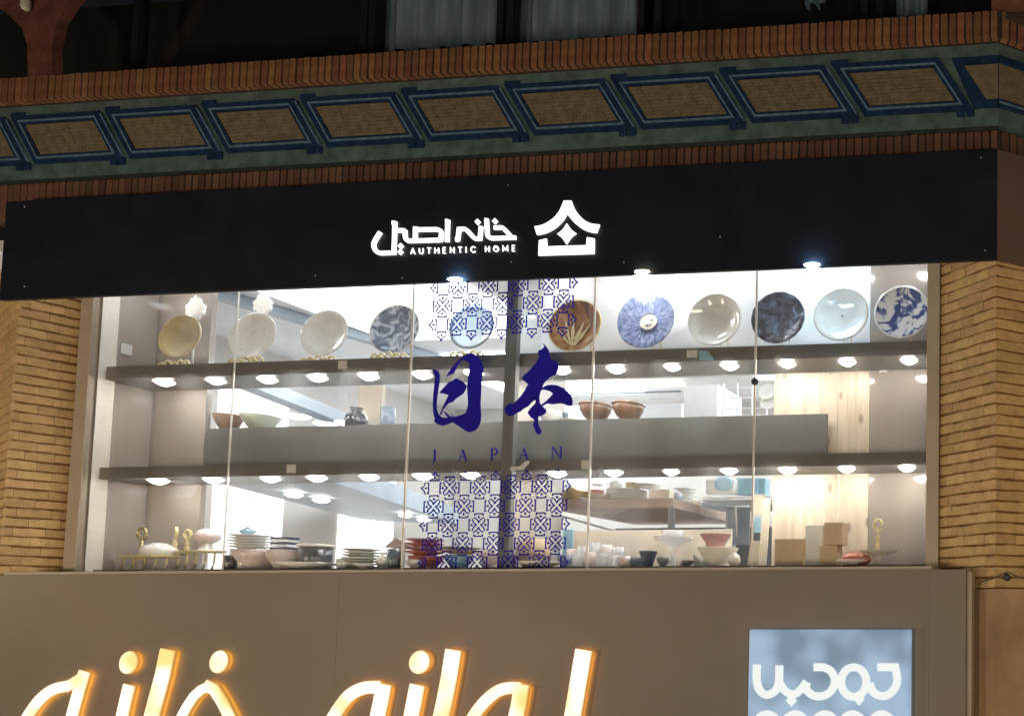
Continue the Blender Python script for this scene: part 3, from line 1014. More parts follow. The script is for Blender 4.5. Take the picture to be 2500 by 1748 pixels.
def chan(parent, lst, tr, w):
    for k, s in enumerate(lst):
        pts, ww, w2 = (s['p'], s.get('w', w), s.get('w2')) if isinstance(s, dict) else (s, w, None)
        o = link('letter_stroke', outline_me([onp(tr(stroke_loop(pts, ww, w2)), YC)], YC - k * 0.0015, YC + 0.022, 0.010), M['chan'], parent)
def chan_dot(parent, c, rx, ry, tr, tilt=0.35):
    lp = []
    for i in range(28):
        a = 2 * math.pi * i / 28
        x, y = rx * math.cos(a), ry * math.sin(a)
        lp.append((c[0] + x * math.cos(tilt) - y * math.sin(tilt), c[1] + x * math.sin(tilt) + y * math.cos(tilt)))
    link('letter_dot', outline_me([onp(tr(lp), YC)], YC - 0.002, YC + 0.022, 0.010), M['chan'], parent)
w1 = thing('channel_lettering', 'warm lit Persian letters reading "خانه" at the lower left of the taupe board', 'lettering', P(300, 1740, YS), 'lit letters on the taupe board')
chan(w1, [{'p': cur([(120, 1100), (180, 860), (250, 720), (350, 590), (460, 510), (590, 480)]), 'w': 100},
          {'p': [(735, 350), (690, 500), (640, 680), (590, 880), (560, 1100)], 'w': 105}, {'p': [(560, 500), (720, 400)], 'w': 90},
          [(1130, 470), (1090, 640), (1050, 820), (1020, 1000)],
          {'p': [(1470, 160), (1420, 400), (1360, 620), (1300, 850), (1260, 1060)], 'w': 135},
          {'p': [(1585, 760), (1640, 660), (1700, 570), (1760, 515), (1835, 478)], 'w': 88}, {'p': [(1790, 470), (1880, 510), (1950, 620), (2020, 760), (2090, 960)], 'w': 105}], Z7, 108)
chan_dot(w1, (1120, 275), 80, 105, Z7)
chan_dot(w1, (1912, 268), 80, 105, Z7)
w2_ = thing('channel_lettering', 'warm lit Persian letters in the middle of the taupe board, beside the lone upright stroke', 'lettering', P(1000, 1740, YS), 'lit letters on the taupe board')
chan(w2_, [{'p': cur([(60, 900), (120, 730), (200, 590), (290, 480), (400, 430), (520, 425)]), 'w': 100},
           {'p': [(545, 400), (520, 540), (485, 700), (450, 900)], 'w': 118},
           [(800, 405), (770, 560), (735, 740), (700, 900)],
           {'p': [(1075, 140), (1045, 330), (1005, 540), (960, 740), (930, 900)], 'w': 125},
           {'p': cur([(1150, 900), (1200, 700), (1290, 560), (1400, 460), (1500, 430), (1590, 432)]), 'w': 95},
           {'p': [(1595, 400), (1570, 560), (1535, 720), (1500, 900)], 'w': 118},
           {'p': [(2065, 140), (2030, 350), (1998, 540), (1965, 740), (1940, 900)], 'w': 130}], Z8, 118)
chan_dot(w2_, (815, 235), 78, 92, Z8)

# blue light box sign
def blue_mat():
    m, nt, b = new_mat('blue_cloud_printed_lightbox')
    N, L = nt.nodes, nt.links
    tc = N.new('ShaderNodeTexCoord')
    nz = N.new('ShaderNodeTexNoise'); nz.inputs['Scale'].default_value = 3.4; nz.inputs['Detail'].default_value = 1
    L.new(tc.outputs['Object'], nz.inputs['Vector'])
    cr = N.new('ShaderNodeValToRGB')
    cr.color_ramp.elements[0].position = 0.35; cr.color_ramp.elements[0].color = (0.17, 0.26, 0.36, 1)
    cr.color_ramp.elements[1].position = 0.62; cr.color_ramp.elements[1].color = (0.38, 0.53, 0.70, 1)
    L.new(nz.outputs[0], cr.inputs[0])
    L.new(cr.outputs[0], b.inputs['Emission Color'])
    b.inputs['Emission Strength'].default_value = 0.82
    b.inputs['Base Color'].default_value = (0.05, 0.08, 0.12, 1)
    return m
M['bluebox'] = blue_mat()
M['bluetext'] = mat('lit_pale_text', (0.5, 0.5, 0.5), 0.5, 0.01, 4, em=(0.78, 0.90, 0.93), ems=0.75)
bs = thing('lightbox_sign', 'pale blue square light box with white rounded lettering at lower right', 'light box', P(2010, 1740, YS))
q = [(1832, 1533), (2222, 1533), (2212, 1900), (1796, 1900)]
zz1 = P(2020, 1536, YS - 0.07).z; zz0 = P(2020, 1960, YS - 0.07).z
xa, xb_ = P(1829, 1536, YS - 0.07).x, P(2221, 1536, YS - 0.07).x
link('light_face', box_me(xa, xb_, YS - 0.07, YS - 0.005, zz0, zz1, 0.008), M['bluebox'], bs)
def Zb(p): return sc(p, 0.20906, 1780, 1500)
Yt = YS - 0.078
lst = [cur([(325, 580), (320, 750), (355, 880), (440, 935), (540, 885), (580, 780), (585, 590)]),
       cur([(590, 800), (650, 885), (740, 930), (830, 880), (905, 780)]),
       cur([(905, 790), (900, 870), (980, 940), (1080, 950), (1180, 900), (1235, 780), (1190, 660), (1100, 612)]) + [(985, 612)],
       cur([(1640, 800), (1680, 900), (1790, 950), (1900, 900), (1962, 780), (1940, 612)]) + [(1730, 612)]]
for k, s_ in enumerate(lst):
    link('letter_stroke', strokes_me([s_], Zb, 92, Yt - 0.0006 * k, 0.006), M['bluetext'], bs)
def ringpx(cx, cy, rx, ry, w, tr, Y, th, m, parent, nm='letter_ring'):
    o_, i_ = [], []
    for i in range(36):
        a = 2 * math.pi * i / 36
        o_.append((cx + (rx + w / 2) * math.cos(a), cy + (ry + w / 2) * math.sin(a)))
        i_.append((cx + (rx - w / 2) * math.cos(a), cy + (ry - w / 2) * math.sin(a)))
    return link(nm, outline_me([onp(tr(o_), Y), onp(tr(i_), Y)], Y, Y + th), m, parent)
ringpx(1455, 785, 148, 172, 92, Zb, Yt - 0.003, 0.006, M['bluetext'], bs)
for (x, y) in ((730, 1000), (1520, 985)):
    link('letter_dot', outline_me([onp(Zb([(x, y - 70), (x + 65, y), (x, y + 75), (x - 65, y)]), Yt)], Yt - 0.005, Yt + 0.001), M['bluetext'], bs)
for x in (440, 770, 1120, 1440, 1780):
    ringpx(x, 1310, 130, 150, 90, Zb, Yt - 0.001, 0.006, M['bluetext'], bs)

# ---------------------------------------------------------------- window frame and glass
wf = thing('shop_window', 'wide frameless display window with five glass panes lit from inside', 'shop window', (XL, 0, ZB))
fxl0 = P(216, 1060, 0).x
box('frame_jamb', XIL + 0.002, P(242, 730, 0).x, -0.035, 0.06, ZB, ZT, M['frame_beige'], wf, bev=0.004, label='left beige jamb')
box('frame_jamb', XR + 0.0, XIR - 0.002, -0.03, 0.06, ZB, ZT, M['frame_beige'], wf, bev=0.004, label='right beige jamb')
joints = [P(572, 900, 0).x, P(996, 1050, 0).x, P(1443, 1050, 0).x, P(1841, 1050, 0).x]
gx = [P(243, 730, 0).x] + joints + [XR + 0.01]
for i in range(5):
    box('pane', gx[i] + 0.006, gx[i + 1] - 0.006, -0.004, 0.006, ZB + 0.004, ZT, M['glass'], wf, bev=0)
for i, x in enumerate(joints):
    w_ = 0.0025 if i == 0 else 0.0065
    box('glass_seam', x - w_, x + w_, -0.0045, 0.0065, ZB + 0.002, ZT - 0.01, M['silicone'], wf, bev=0)
q = P(1843, 932, -0.01)
me = lathe_me([(0, -.018), (.022, -.016), (.028, -.006), (.028, .0)], 20)
me.transform(Matrix.Translation((q.x, -0.009, q.z)) @ Matrix.Rotation(-math.pi / 2, 4, 'X'))
link('patch_fitting', me, M['black_cap'], wf)

# ---------------------------------------------------------------- display case
xc1 = XR + 0.06
XL2 = P(278, 723, 0.10).x
v = []
for z in (ZB, ZT):
    v += [(XL, 0.012, z), (XL2, 0.10, z), (XL2 - 0.03, 0.12, z), (XL, 0.12, z)]
link('jamb_lining', mesh(v, [(0, 1, 2, 3), (4, 5, 6, 7)] + [(i, (i + 1) % 4, 4 + (i + 1) % 4, 4 + i) for i in range(4)]), M['frame_white'], wf, label='bright cream lining strip')
xc0 = XL2 + 0.001
cp = thing('display_case', 'grey display case behind the glass with side and back panels', 'display case', (xc0, 0.03, ZB))
box('side_panel', xc0 - 0.03, xc0, 0.105, YB + 0.05, ZB, ZT + 0.2, M['grey_gloss'], cp, bev=0, label='glossy grey left side panel')
box('side_panel', xc1, xc1 + 0.03, 0.02, YB + 0.05, ZB, ZT + 0.2, M['grey_gloss'], cp, bev=0, label='glossy grey right side panel')
xp2 = P(505, 930, YB).x
box('back_panel', xc0 + 0.001, xp2, YB + 0.005, YB + 0.045, ZB, ZT + 0.2, M['grey_gloss'], cp, bev=0.001, label='glossy grey left back panel')
xg = P(2122, 1000, YB).x
box('back_panel', xg + 0.002, xc1 - 0.001, YB + 0.005, YB + 0.045, ZB, ZT + 0.2, M['grey_gloss'], cp, bev=0.001, label='glossy grey right back panel')
xw0 = P(1889, 1000, YB).x
xwall = P(1322, 760, YB).x
box('back_panel', xwall, xg - 0.001, YB + 0.004, YB + 0.044, S1B, ZT + 0.2, M['white'], cp, bev=0.001, label='white back panel of the top shelf')
wd = (xg - xw0) / 3
for i in range(3):
    box('pine_board', xw0 + wd * i + 0.0008, xw0 + wd * (i + 1) - 0.0008, YB + 0.006, YB + 0.04, ZB, S1B - 0.002, M['pine'], cp, bev=0.0012)
box('case_top', xc0 + 0.001, xc1 - 0.001, 0.06, YB - 0.001, ZF0 + 0.36, ZF0 + 0.39, M['white'], cp, bev=0.001)
for k in range(14):  # hidden lamp row added to brighten the top bay
    x = xc0 + 0.35 + (xc1 - xc0 - 0.6) * k / 13
    me = lathe_me([(0.0, -0.030), (0.035, -0.027), (0.055, -0.014), (0.06, 0.0)], 20)
    me.transform(Matrix.Translation((x, 0.14, ZF0 + 0.359)))
    link('hidden_case_lamp', me, M['hidden_puck'], cp)
# center post and column
box('center_post', P(1229, 1000, 0.02).x, P(1257, 1000, 0.02).x, 0.014, 0.052, ZB + 0.001, ZT + 0.2, M['steel'], cp, bev=0.002)
box('beige_column', P(1258, 900, 0.55).x, P(1322, 900, 0.55).x, 0.55, 0.85, ZB - 0.5, ZT + 0.5, M['beige_wall'], bev=0.004, label='warm beige structural column behind the central post', cat='column')

LAMP_PROTO = None
def puck(px, py, Zs, Ys, parent):
    q = P(px, py, Ys)
    me = lathe_me([(0.0, -0.032), (0.018, -0.030), (0.038, -0.020), (0.052, -0.008), (0.062, -0.0005)], 20)
    me.transform(Matrix.Translation((q.x, Ys + random.uniform(-.008, .008), Zs)) @ Matrix.Scale(random.uniform(.92, 1.05), 4))
    return link('shelf_lamp', me, M['puck'], parent)

def shelf(zt, zb, name_label, lamps, y_l):
    s = thing('display_shelf', name_label, 'shelf', (xc0, 0.06, zb), 'shelves of the display case')
    n = 5
    xs_ = [xc0 + 0.002, P(837, 900, 0.06).x, P(1229, 900, 0.06).x, P(1842, 900, 0.06).x, xc1 - 0.002]
    for i in range(4):
        box('shelf_board', xs_[i] + (0.0007 if i else 0), xs_[i + 1] - 0.0007, 0.062, YB, zb, zt, M['shelf'], s, bev=0.0015)
    for (px, py) in lamps:
        puck(px, py, zb, y_l, s)
    return s
l1 = [(403, 933), (527, 927), (651, 922), (776, 921), (901, 918), (1029, 913), (1158, 912), (1372, 908), (1503, 902), (1642, 898), (1781, 896), (1922, 890), (2069, 884), (2219, 879)]
l2 = [(387, 1176), (520, 1177), (661, 1176), (773, 1175), (901, 1172), (1032, 1167), (1150, 1167), (1359, 1164), (1500, 1161), (1638, 1160), (1779, 1157), (1922, 1154), (2067, 1150), (2214, 1144)]
shelf(S1T, S1B, 'upper grey shelf carrying the row of upright decorative plates', l1, 0.17)
shelf(S2T, S2B, 'middle grey shelf below the long dark grey board', l2, 0.17)
shelf(S3T, S3B + 0.004, 'bottom grey shelf at the sill crowded with crockery', [], 0.2)
# dark grey upstand board
xs0_, xs1_ = P(499, 1090, YB - 0.06).x, P(2018, 1060, YB - 0.06).x
zsl = P(2010, 1010, YB - 0.06).z
uc = thing('upstand_board', 'long dark grey board standing on the back of the middle shelf', 'board', (xs0_, YB - 0.06, S2T))
cut = [xs0_, P(1243, 1000, YB - .06).x, P(1845, 1000, YB - .06).x, xs1_]
for i in range(3):
    box('board_face', cut[i] + 0.0006, cut[i + 1] - 0.0006, YB - 0.06, YB - 0.03, S2T, zsl, M['slab'], uc, bev=0.0012)
box('board_ledge', xs0_ + 0.02, xw0 - 0.02, YB - 0.0295, YB + 0.42, zsl - 0.05, zsl - 0.002, M['slab'], uc, bev=0.001)

# wall plates and tags
def tagbox(px, py, w, h, Y, label, m='tag', cat='price tag', th=0.004, name='price_tag', grp=None):
    q = P(px, py, Y)
    ww = P(px + w / 2, py, Y).x - P(px - w / 2, py, Y).x
    hh = P(px, py - h / 2, Y).z - P(px, py + h / 2, Y).z
    return box(name, q.x - ww / 2, q.x + ww / 2, Y - th, Y, q.z - hh / 2, q.z + hh / 2, M[m], bev=0.0008, label=label, cat=cat, group=grp)
tagbox(837, 891, 21, 20, 0.061, 'square paper tag on the upper shelf front below the two left white plates')
tagbox(712, 1144, 22, 20, 0.061, 'square paper tag on the middle shelf front at left')
tagbox(1431, 1134, 22, 21, 0.061, 'square paper tag on the middle shelf front beside the glass seam')
tagbox(1690, 864, 26, 18, 0.061, 'grey paper tag on the upper shelf front under the blue plate')
q = [(1706, 856), (1728, 858), (1745, 880), (1708, 880)]
link('tape_strip', outline_me([onp(q, 0.0605)], 0.0585, 0.0605), M['ltblue'], None, label='torn light blue tape strip on the upper shelf front', cat='tape')
tagbox(319, 853, 14, 24, 0.3, 'x', name='tmp')
bpy.data.objects.remove(bpy.data.objects['tmp'])
q = P(319, 853, 0.2)
box('light_switch', xc0 + 0.001, xc0 + 0.012, 0.16, 0.235, q.z - 0.045, q.z + 0.045, M['china'], bev=0.002, label='white light switch on the left side panel', cat='light switch')
tagbox(2157, 897, 19, 28, YB + 0.004, 'white plastic junction cover on the right grey back panel', m='china', cat='cover plate', th=0.012, name='cover_plate')
curl = [(1247, 1140), (1270, 1138), (1283, 1127), (1290, 1125), (1292, 1130), (1278, 1146), (1248, 1149)]
link('paper_curl', outline_me([onp(curl, 0.010)], 0.004, 0.012), M['tag'], None, label='curled cream paper strip hanging beside the central post', cat='paper strip')

# ---------------------------------------------------------------- room behind
XRL, YR, ZC = P(500, 1200, 2.6).x, 6.0, ZT + 0.42
XRR = 3.0
box('room_floor', XRL - 0.2, XRR, 0.9, YR + 0.2, 0.5, 0.6, M['beige_wall'], bev=0, kind='structure')
box('room_ceiling', XRL - 2.5, XRR, YB + 0.1, YR + 0.2, ZC, ZC + 0.1, M['white'], bev=0, kind='structure')
box('left_wall', XRL - 0.1, XRL, YB + 0.06, YR, 0.6, ZC, M['beige_wall'], bev=0, kind='structure')
box('back_wall', XRL - 0.1, XRR, YR, YR + 0.1, 0.6, ZC, M['beige_wall'], bev=0, kind='structure')
box('right_wall', XRR, XRR + 0.1, YB + 0.06, YR, 0.6, ZC, M['beige_wall'], bev=0, kind='structure')
def yof(px, X):                      # depth at which a wall plane x = X is crossed at pixel column px
    r = ray(px, 1250)
    return X / r.x * r.y - D
zl0, zl1 = 1.2, ZC - 0.55
for (p0, p1, lab) in ((515, 686, 'large bright white backlit panel on the left shop wall'), (825, 958, 'smaller bright white backlit panel deeper in the shop')):
    ya, yb_ = yof(p0, XRL), yof(p1, XRL)
    box('wall_panel', XRL + 0.002, XRL + 0.03, ya, min(yb_, YR - 0.1), zl0, zl1, M['backlit'], bev=0.002, label=lab, cat='lit panel')
# beams running into the shop
def beam(p1, p2, Z, w, h, m, label, cat='beam'):
    a = PZ(*p1, Z); b = PZ(*p2, Z)
    d = (b - a).normalized()
    a = a - d * 0.3; b = b + d * 1.5
    n_ = Vector((-d.y, d.x, 0)) * w
    v = []
    for z in (Z, Z + h):
        v += [(a.x, a.y, z), (b.x, b.y, z), (b.x + n_.x, b.y + n_.y, z), (a.x + n_.x, a.y + n_.y, z)]
    link('ceiling_beam', mesh(v, [(0, 1, 2, 3), (4, 5, 6, 7), (0, 1, 5, 4), (1, 2, 6, 5), (2, 3, 7, 6), (3, 0, 4, 7)]), m, None, label=label, cat=cat, group='ceiling beams in the shop')
beam((560, 735), (1000, 862), ZC - 0.10, 0.12, 0.09, M['bluegrey'], 'blue grey ceiling beam seen behind the left plates')
beam((615, 944), (822, 1026), 3.75, 0.16, 0.12, M['bluegrey'], 'blue grey beam above the two small bowls')
beam((839, 1185), (1034, 1250), 3.0, 1.1, 0.22, M['bluegrey'], 'deep grey soffit beam descending behind the lower left bay')
# ceiling lamps
def ceil_panel(x, y, w, d_, label):
    soft = y < 3 and x < -3
    box('ceiling_lamp', x - w / 2, x + w / 2, y - d_ / 2, y + d_ / 2, ZC - 0.03, ZC - 0.001, M['panel_soft' if soft else 'panel_light'], bev=0, label=label, cat='ceiling lamp', group='lit ceiling panels')
ceil_panel(-7.4, 1.9, 2.2, 2.0, 'bright square ceiling light behind the left plates')
ceil_panel(-4.25, 1.7, 1.5, 1.6, 'bright square ceiling light near the beige column')
ceil_panel(-3.0, 4.2, 3.6, 1.2, 'long bright ceiling light above the kitchen shelves')
ceil_panel(-7.8, 4.4, 2.0, 1.8, 'bright square ceiling light deep in the shop at left')
ceil_panel(-1.6, 2.0, 2.2, 1.6, 'bright square ceiling light near the right end of the shop')
# downlights on the lower soffit
for i, (px, py) in enumerate(((718, 1207), (784, 1220), (990, 1257), (1035, 1268), (728, 1015), (795, 1034), (846, 1031))):
    Zl = 3.55 if i > 3 else 2.97
    q = PZ(px, py, Zl)
    s_ = 0.075 if i < 4 else 0.09
    me = lathe_me([(0, -0.03), (s_ * .6, -0.027), (s_, -0.005), (s_, 0.0)], 20)
    me.transform(Matrix.Translation(q))
    link('downlight', me, M['spot'], None, label=['lit round downlight in the lower left bay, nearest the white panel', 'smaller lit downlight right of the first in the lower left bay', 'lit downlight beside the glass seam in the lower left bay', 'faint lit downlight left of the blue lattice decal',
         'round spot under the ceiling above the dark grey board at left', 'small spot just above the dark grey board', 'small spot under the dark vase'][i], cat='downlight', group='downlights in the shop')
# far kitchen wall: cabinets, rails, shelves
def fbox(name, px0, px1, py0, py1, Y, depth, m, label=None, cat=None, parent=None, bev=0.004, **k):
    a = P(px0, py1, Y); b = P(px1, py0, Y)
    return box(name, a.x, b.x, Y, Y + depth, a.z, b.z, M[m], parent, bev=bev, label=label, cat=cat, **k)
fbox('white_cabinet', 1668, 1752, 938, 1016, 3.0, 0.6, 'white', 'tall white cabinet behind the dark grey board', 'cabinet')
fbox('light_trough', 1322, 1660, 926, 946, 4.6, 0.15, 'backlit', 'long bright light trough above the kitchen counter', 'light trough')
fbox('wall_rail', 1322, 1660, 956, 962, 4.5, 0.05, 'slate', 'thin dark rail on the far wall', 'rail')
fbox('wall_rail', 1582, 1652, 972, 975, 4.4, 0.05, 'rail', 'short pale rail beside the white cabinet', 'rail')
fbox('kitchen_counter', 1322, 1665, 984, 1040, 4.3, 0.5, 'white', 'white counter front behind the brown bowls', 'counter')
rk = thing('white_rack', 'white lattice rack right of the white cabinet', 'rack', P(1820, 1020, 2.2))
for px in (1762, 1796, 1832, 1868):
    fbox('rack_post', px, px + 6, 936, 1030, 2.2, 0.02, 'white', parent=rk)
for py in (944, 968, 994, 1012):
    fbox('rack_bar', 1768, 1868, py, py + 5, 2.225, 0.02, 'white', parent=rk)
for i, (px, py) in enumerate(((1875, 960), (1880, 984))):
    q = P(px, py, 1.2)
    me = lathe_me([(0, 0), (.06, .004), (.085, .02), (.088, .026), (.07, .018), (0, .012)], 24)
    me.transform(Matrix.Translation(q) @ Matrix.Rotation(1.2, 4, 'X'))
    link('hanging_plate', me, M['china'], rk)

# ---------------------------------------------------------------- raised display table in the lower right bay
Zt = P(1642, 1223, 0.95).z
fc = P(1642, 1223, 0.95)
bc = PZ(1796, 1277, Zt)
lf = P(1262, 1229, 0.95)
tb = thing('display_table', 'pinkish timber display table on legs with crossed braces in the lower bay', 'table', (fc.x, fc.y, Zt - 1))
def slabpoly(name, pts, z0, z1, m, parent):
    n = len(pts)
    v = [(x, y, z) for z in (z0, z1) for x, y in pts]
    return link(name, mesh(v, [tuple(range(n)), tuple(range(n, 2 * n))] + [(i, (i + 1) % n, n + (i + 1) % n, n + i) for i in range(n)]), m, parent)
slabpoly('tabletop', [(lf.x, 0.95), (fc.x, 0.95), (bc.x + 0.2, bc.y), (bc.x + 0.2, bc.y + 0.05), (lf.x, bc.y + 0.05)], Zt, Zt + 0.028, M['table_wood'], tb)
box('apron', lf.x, fc.x - 0.02, 0.96, 1.0, Zt - 0.055, Zt - 0.0005, M['table_wood'], tb)
slabpoly('apron', [(fc.x - 0.018, 0.96), (fc.x, 0.96), (bc.x + 0.2, bc.y), (bc.x + 0.18, bc.y)], Zt - 0.055, Zt - 0.0005, M['table_wood'], tb)
for (x, y) in ((fc.x - 0.03, 0.97), (bc.x + 0.14, bc.y - 0.06), (lf.x + 0.03, 0.97)):
    box('leg', x - 0.022, x + 0.022, y - 0.0, y + 0.044, 0.6, Zt - 0.056, M['steel'], tb)
for (a, b) in (((1470, 1262), (1560, 1232)), ((1300, 1240), (1620, 1330)), ((1330, 1250), (1300, 1320))):
    link('brace', tube_me([P(*a, 1.15), P(*b, 1.3)], 0.009, 8), M['rail'], tb)
box('slat', lf.x, fc.x + 0.1, 1.9, 1.93, Zt - 0.22, Zt - 0.15, M['rail'], tb)
box('slat', lf.x, fc.x + 0.1, 1.9, 1.93, Zt - 0.33, Zt - 0.29, M['rail'], tb)
box('slat', lf.x, fc.x + 0.1, 1.7, 1.73, Zt - 0.45, Zt - 0.40, M['rail'], tb)
box('slatted_screen', lf.x - 0.1, fc.x + 0.6, 2.5, 2.54, 1.0, Zt - 0.06, M['steel'], None, label='dark panel behind the display table', cat='panel')
fbox('cream_board', 1398, 1786, 1291, 1400, 0.70, 0.02, 'paper', 'long cream board standing behind the glasses on the bottom shelf', 'board')
fbox('pale_blue_board', 1372, 1397, 1291, 1360, 0.72, 0.02, 'ltblue', 'narrow pale blue board left of the cream board', 'board')

# ---------------------------------------------------------------- objects: builders
def at_shelf(px, Y, z):
    """x of column px at depth Y and height z"""
    lo = P(px, 700, Y); hi = P(px, 1400, Y)
    t = (z - lo.z) / (hi.z - lo.z)
    return lo.x + (hi.x - lo.x) * t
def wpx(px, py, w, Y):
    return P(px + w / 2, py, Y).x - P(px - w / 2, py, Y).x
def hpx(px, py, h, Y):
    return P(px, py - h / 2, Y).z - P(px, py + h / 2, Y).z

def bowl(name, px, py_top, py_bot, w, Y, m, label, cat, foot=0.45, z=None, grp=None, shape='bowl', parent=None, seg=32, rimm=None):
    zt__, zb__ = P(px, py_top, Y).z, P(px, py_bot, Y).z
    if z is not None:
        zt__ += z - zb__; zb__ = z
    h = zt__ - zb__
    r = wpx(px, (py_top + py_bot) / 2, w, Y) / 2 * 0.94
    if shape == 'bowl':
        pf = [(0, 0), (foot * r, 0), (foot * r, .06 * h), (foot * r * .95, .10 * h), (r * .72, .32 * h), (r * .93, .62 * h), (r, h), (r * .95, h), (r * .86, .6 * h), (r * .6, .3 * h), (0, .18 * h)]
    elif shape == 'flare':
        pf = [(0, 0), (foot * r, 0), (foot * r, .05 * h), (r * .62, .30 * h), (r * .80, .60 * h), (r, .97 * h), (r, h), (r * .95, h), (r * .74, .58 * h), (0, .2 * h)]
    elif shape == 'cup':
        pf = [(0, 0), (r * .86, 0), (r * .96, .08 * h), (r, .5 * h), (r, h), (r * .93, h), (r * .9, .1 * h), (0, .08 * h)]
    elif shape == 'vase':
        pf = [(0, 0), (r * .6, 0), (r * .92, .28 * h), (r, .5 * h), (r * .85, .72 * h), (r * .5, .85 * h), (r * .45, .93 * h), (r * .6, h), (r * .5, h), (r * .36, .88 * h)]
    elif shape == 'pumpkin':
        pf = [(0, 0), (r * .6, 0), (r * .96, .25 * h), (r, .5 * h), (r * .8, .8 * h), (r * .45, .93 * h), (r * .4, h), (0, h)]
    elif shape == 'plate':
        pf = [(0, 0), (r * .5, 0), (r * .55, .2 * h), (r, .85 * h), (r, h), (r * .5, .4 * h), (0, .35 * h)]
    elif shape == 'stand':
        pf = [(0, 0), (r * .5, 0), (r * .45, .08 * h), (r * .12, .25 * h), (r * .10, .62 * h), (r * .3, .72 * h), (r * .95, .94 * h), (r, h), (r * .95, h), (r * .3, .80 * h), (0, .78 * h)]
    elif shape == 'ball':
        pf = [(r * math.sin(a * math.pi / 12), h / 2 - h / 2 * math.cos(a * math.pi / 12)) for a in range(13)]
    elif shape == 'cone':
        pf = [(0, 0), (r, 0), (r * .8, .2 * h), (r * .5, .8 * h), (r * .4, h), (0, h)]
    me = lathe_me(pf, seg)
    x = at_shelf(px, Y, zb__)
    if parent is None:
        me.transform(Matrix.Translation((x, Y, zb__)))
        o = link(name, me, M[m], None, label=label, cat=cat, group=grp)
    else:
        me.transform(Matrix.Translation((x, Y, zb__)))
        o = link(name, me, M[m], parent)
    return o, Vector((x, Y, zb__)), r, h

def plate_mat(name, fn):
    m, nt, b = new_mat(name)
    N, L = nt.nodes, nt.links
    tc = N.new('ShaderNodeTexCoord')
    fn(N, L, tc.outputs['Object'], b)
    b.inputs['Roughness'].default_value = 0.16
    b.inputs['Coat Weight'].default_value = 0.5
    return m

def ramp(N, stops):
    cr = N.new('ShaderNodeValToRGB')
    e = cr.color_ramp.elements
    while len(e) < len(stops):
        e.new(0.5)
    for i, (p, c) in enumerate(stops):
        e[i].position = p
        e[i].color = (*c, 1)
    return cr

def pm_noise(stops, scale, dist=0.5, stretch=(1, 1, 1), bump=0.0):
    def fn(N, L, co_, b):
        mp = N.new('ShaderNodeMapping'); mp.inputs['Scale'].default_value = stretch
        L.new(co_, mp.inputs[0])
        nz = N.new('ShaderNodeTexNoise'); nz.inputs['Scale'].default_value = scale; nz.inputs['Detail'].default_value = 5; nz.inputs['Distortion'].default_value = dist
        L.new(mp.outputs[0], nz.inputs['Vector'])
        cr = ramp(N, stops)
        L.new(nz.outputs[0], cr.inputs[0])
        L.new(cr.outputs[0], b.inputs['Base Color'])
        if bump:
            bp = N.new('ShaderNodeBump'); bp.inputs['Strength'].default_value = bump; bp.inputs['Distance'].default_value = 0.01
            L.new(nz.outputs[0], bp.inputs['Height']); L.new(bp.outputs[0], b.inputs['Normal'])
    return fn

def pm_radial(N, L, co_, b):
    # streaks running outwards from the hub (object x, z)
    sx = N.new('ShaderNodeSeparateXYZ'); L.new(co_, sx.inputs[0])
    at_ = N.new('ShaderNodeMath'); at_.operation = 'ARCTAN2'
    L.new(sx.outputs['Z'], at_.inputs[0]); L.new(sx.outputs['X'], at_.inputs[1])
    ln = N.new('ShaderNodeVectorMath'); ln.operation = 'LENGTH'; L.new(co_, ln.inputs[0])
    cb = N.new('ShaderNodeCombineXYZ')
    sn = N.new('ShaderNodeMath'); sn.operation = 'SINE'; L.new(at_.outputs[0], sn.inputs[0])
    cs = N.new('ShaderNodeMath'); cs.operation = 'COSINE'; L.new(at_.outputs[0], cs.inputs[0])
    L.new(sn.outputs[0], cb.inputs[0]); L.new(cs.outputs[0], cb.inputs[1])
    ml = N.new('ShaderNodeMath'); ml.operation = 'MULTIPLY'; ml.inputs[1].default_value = 3.0
    L.new(ln.outputs['Value'], ml.inputs[0]); L.new(ml.outputs[0], cb.inputs[2])
    nz = N.new('ShaderNodeTexNoise'); nz.inputs['Scale'].default_value = 7; nz.inputs['Detail'].default_value = 4
    L.new(cb.outputs[0], nz.inputs['Vector'])
    cr = ramp(N, [(0.32, (0.09, 0.12, 0.24)), (0.5, (0.19, 0.24, 0.42)), (0.7, (0.36, 0.42, 0.62))])
    L.new(nz.outputs[0], cr.inputs[0]); L.new(cr.outputs[0], b.inputs['Base Color'])

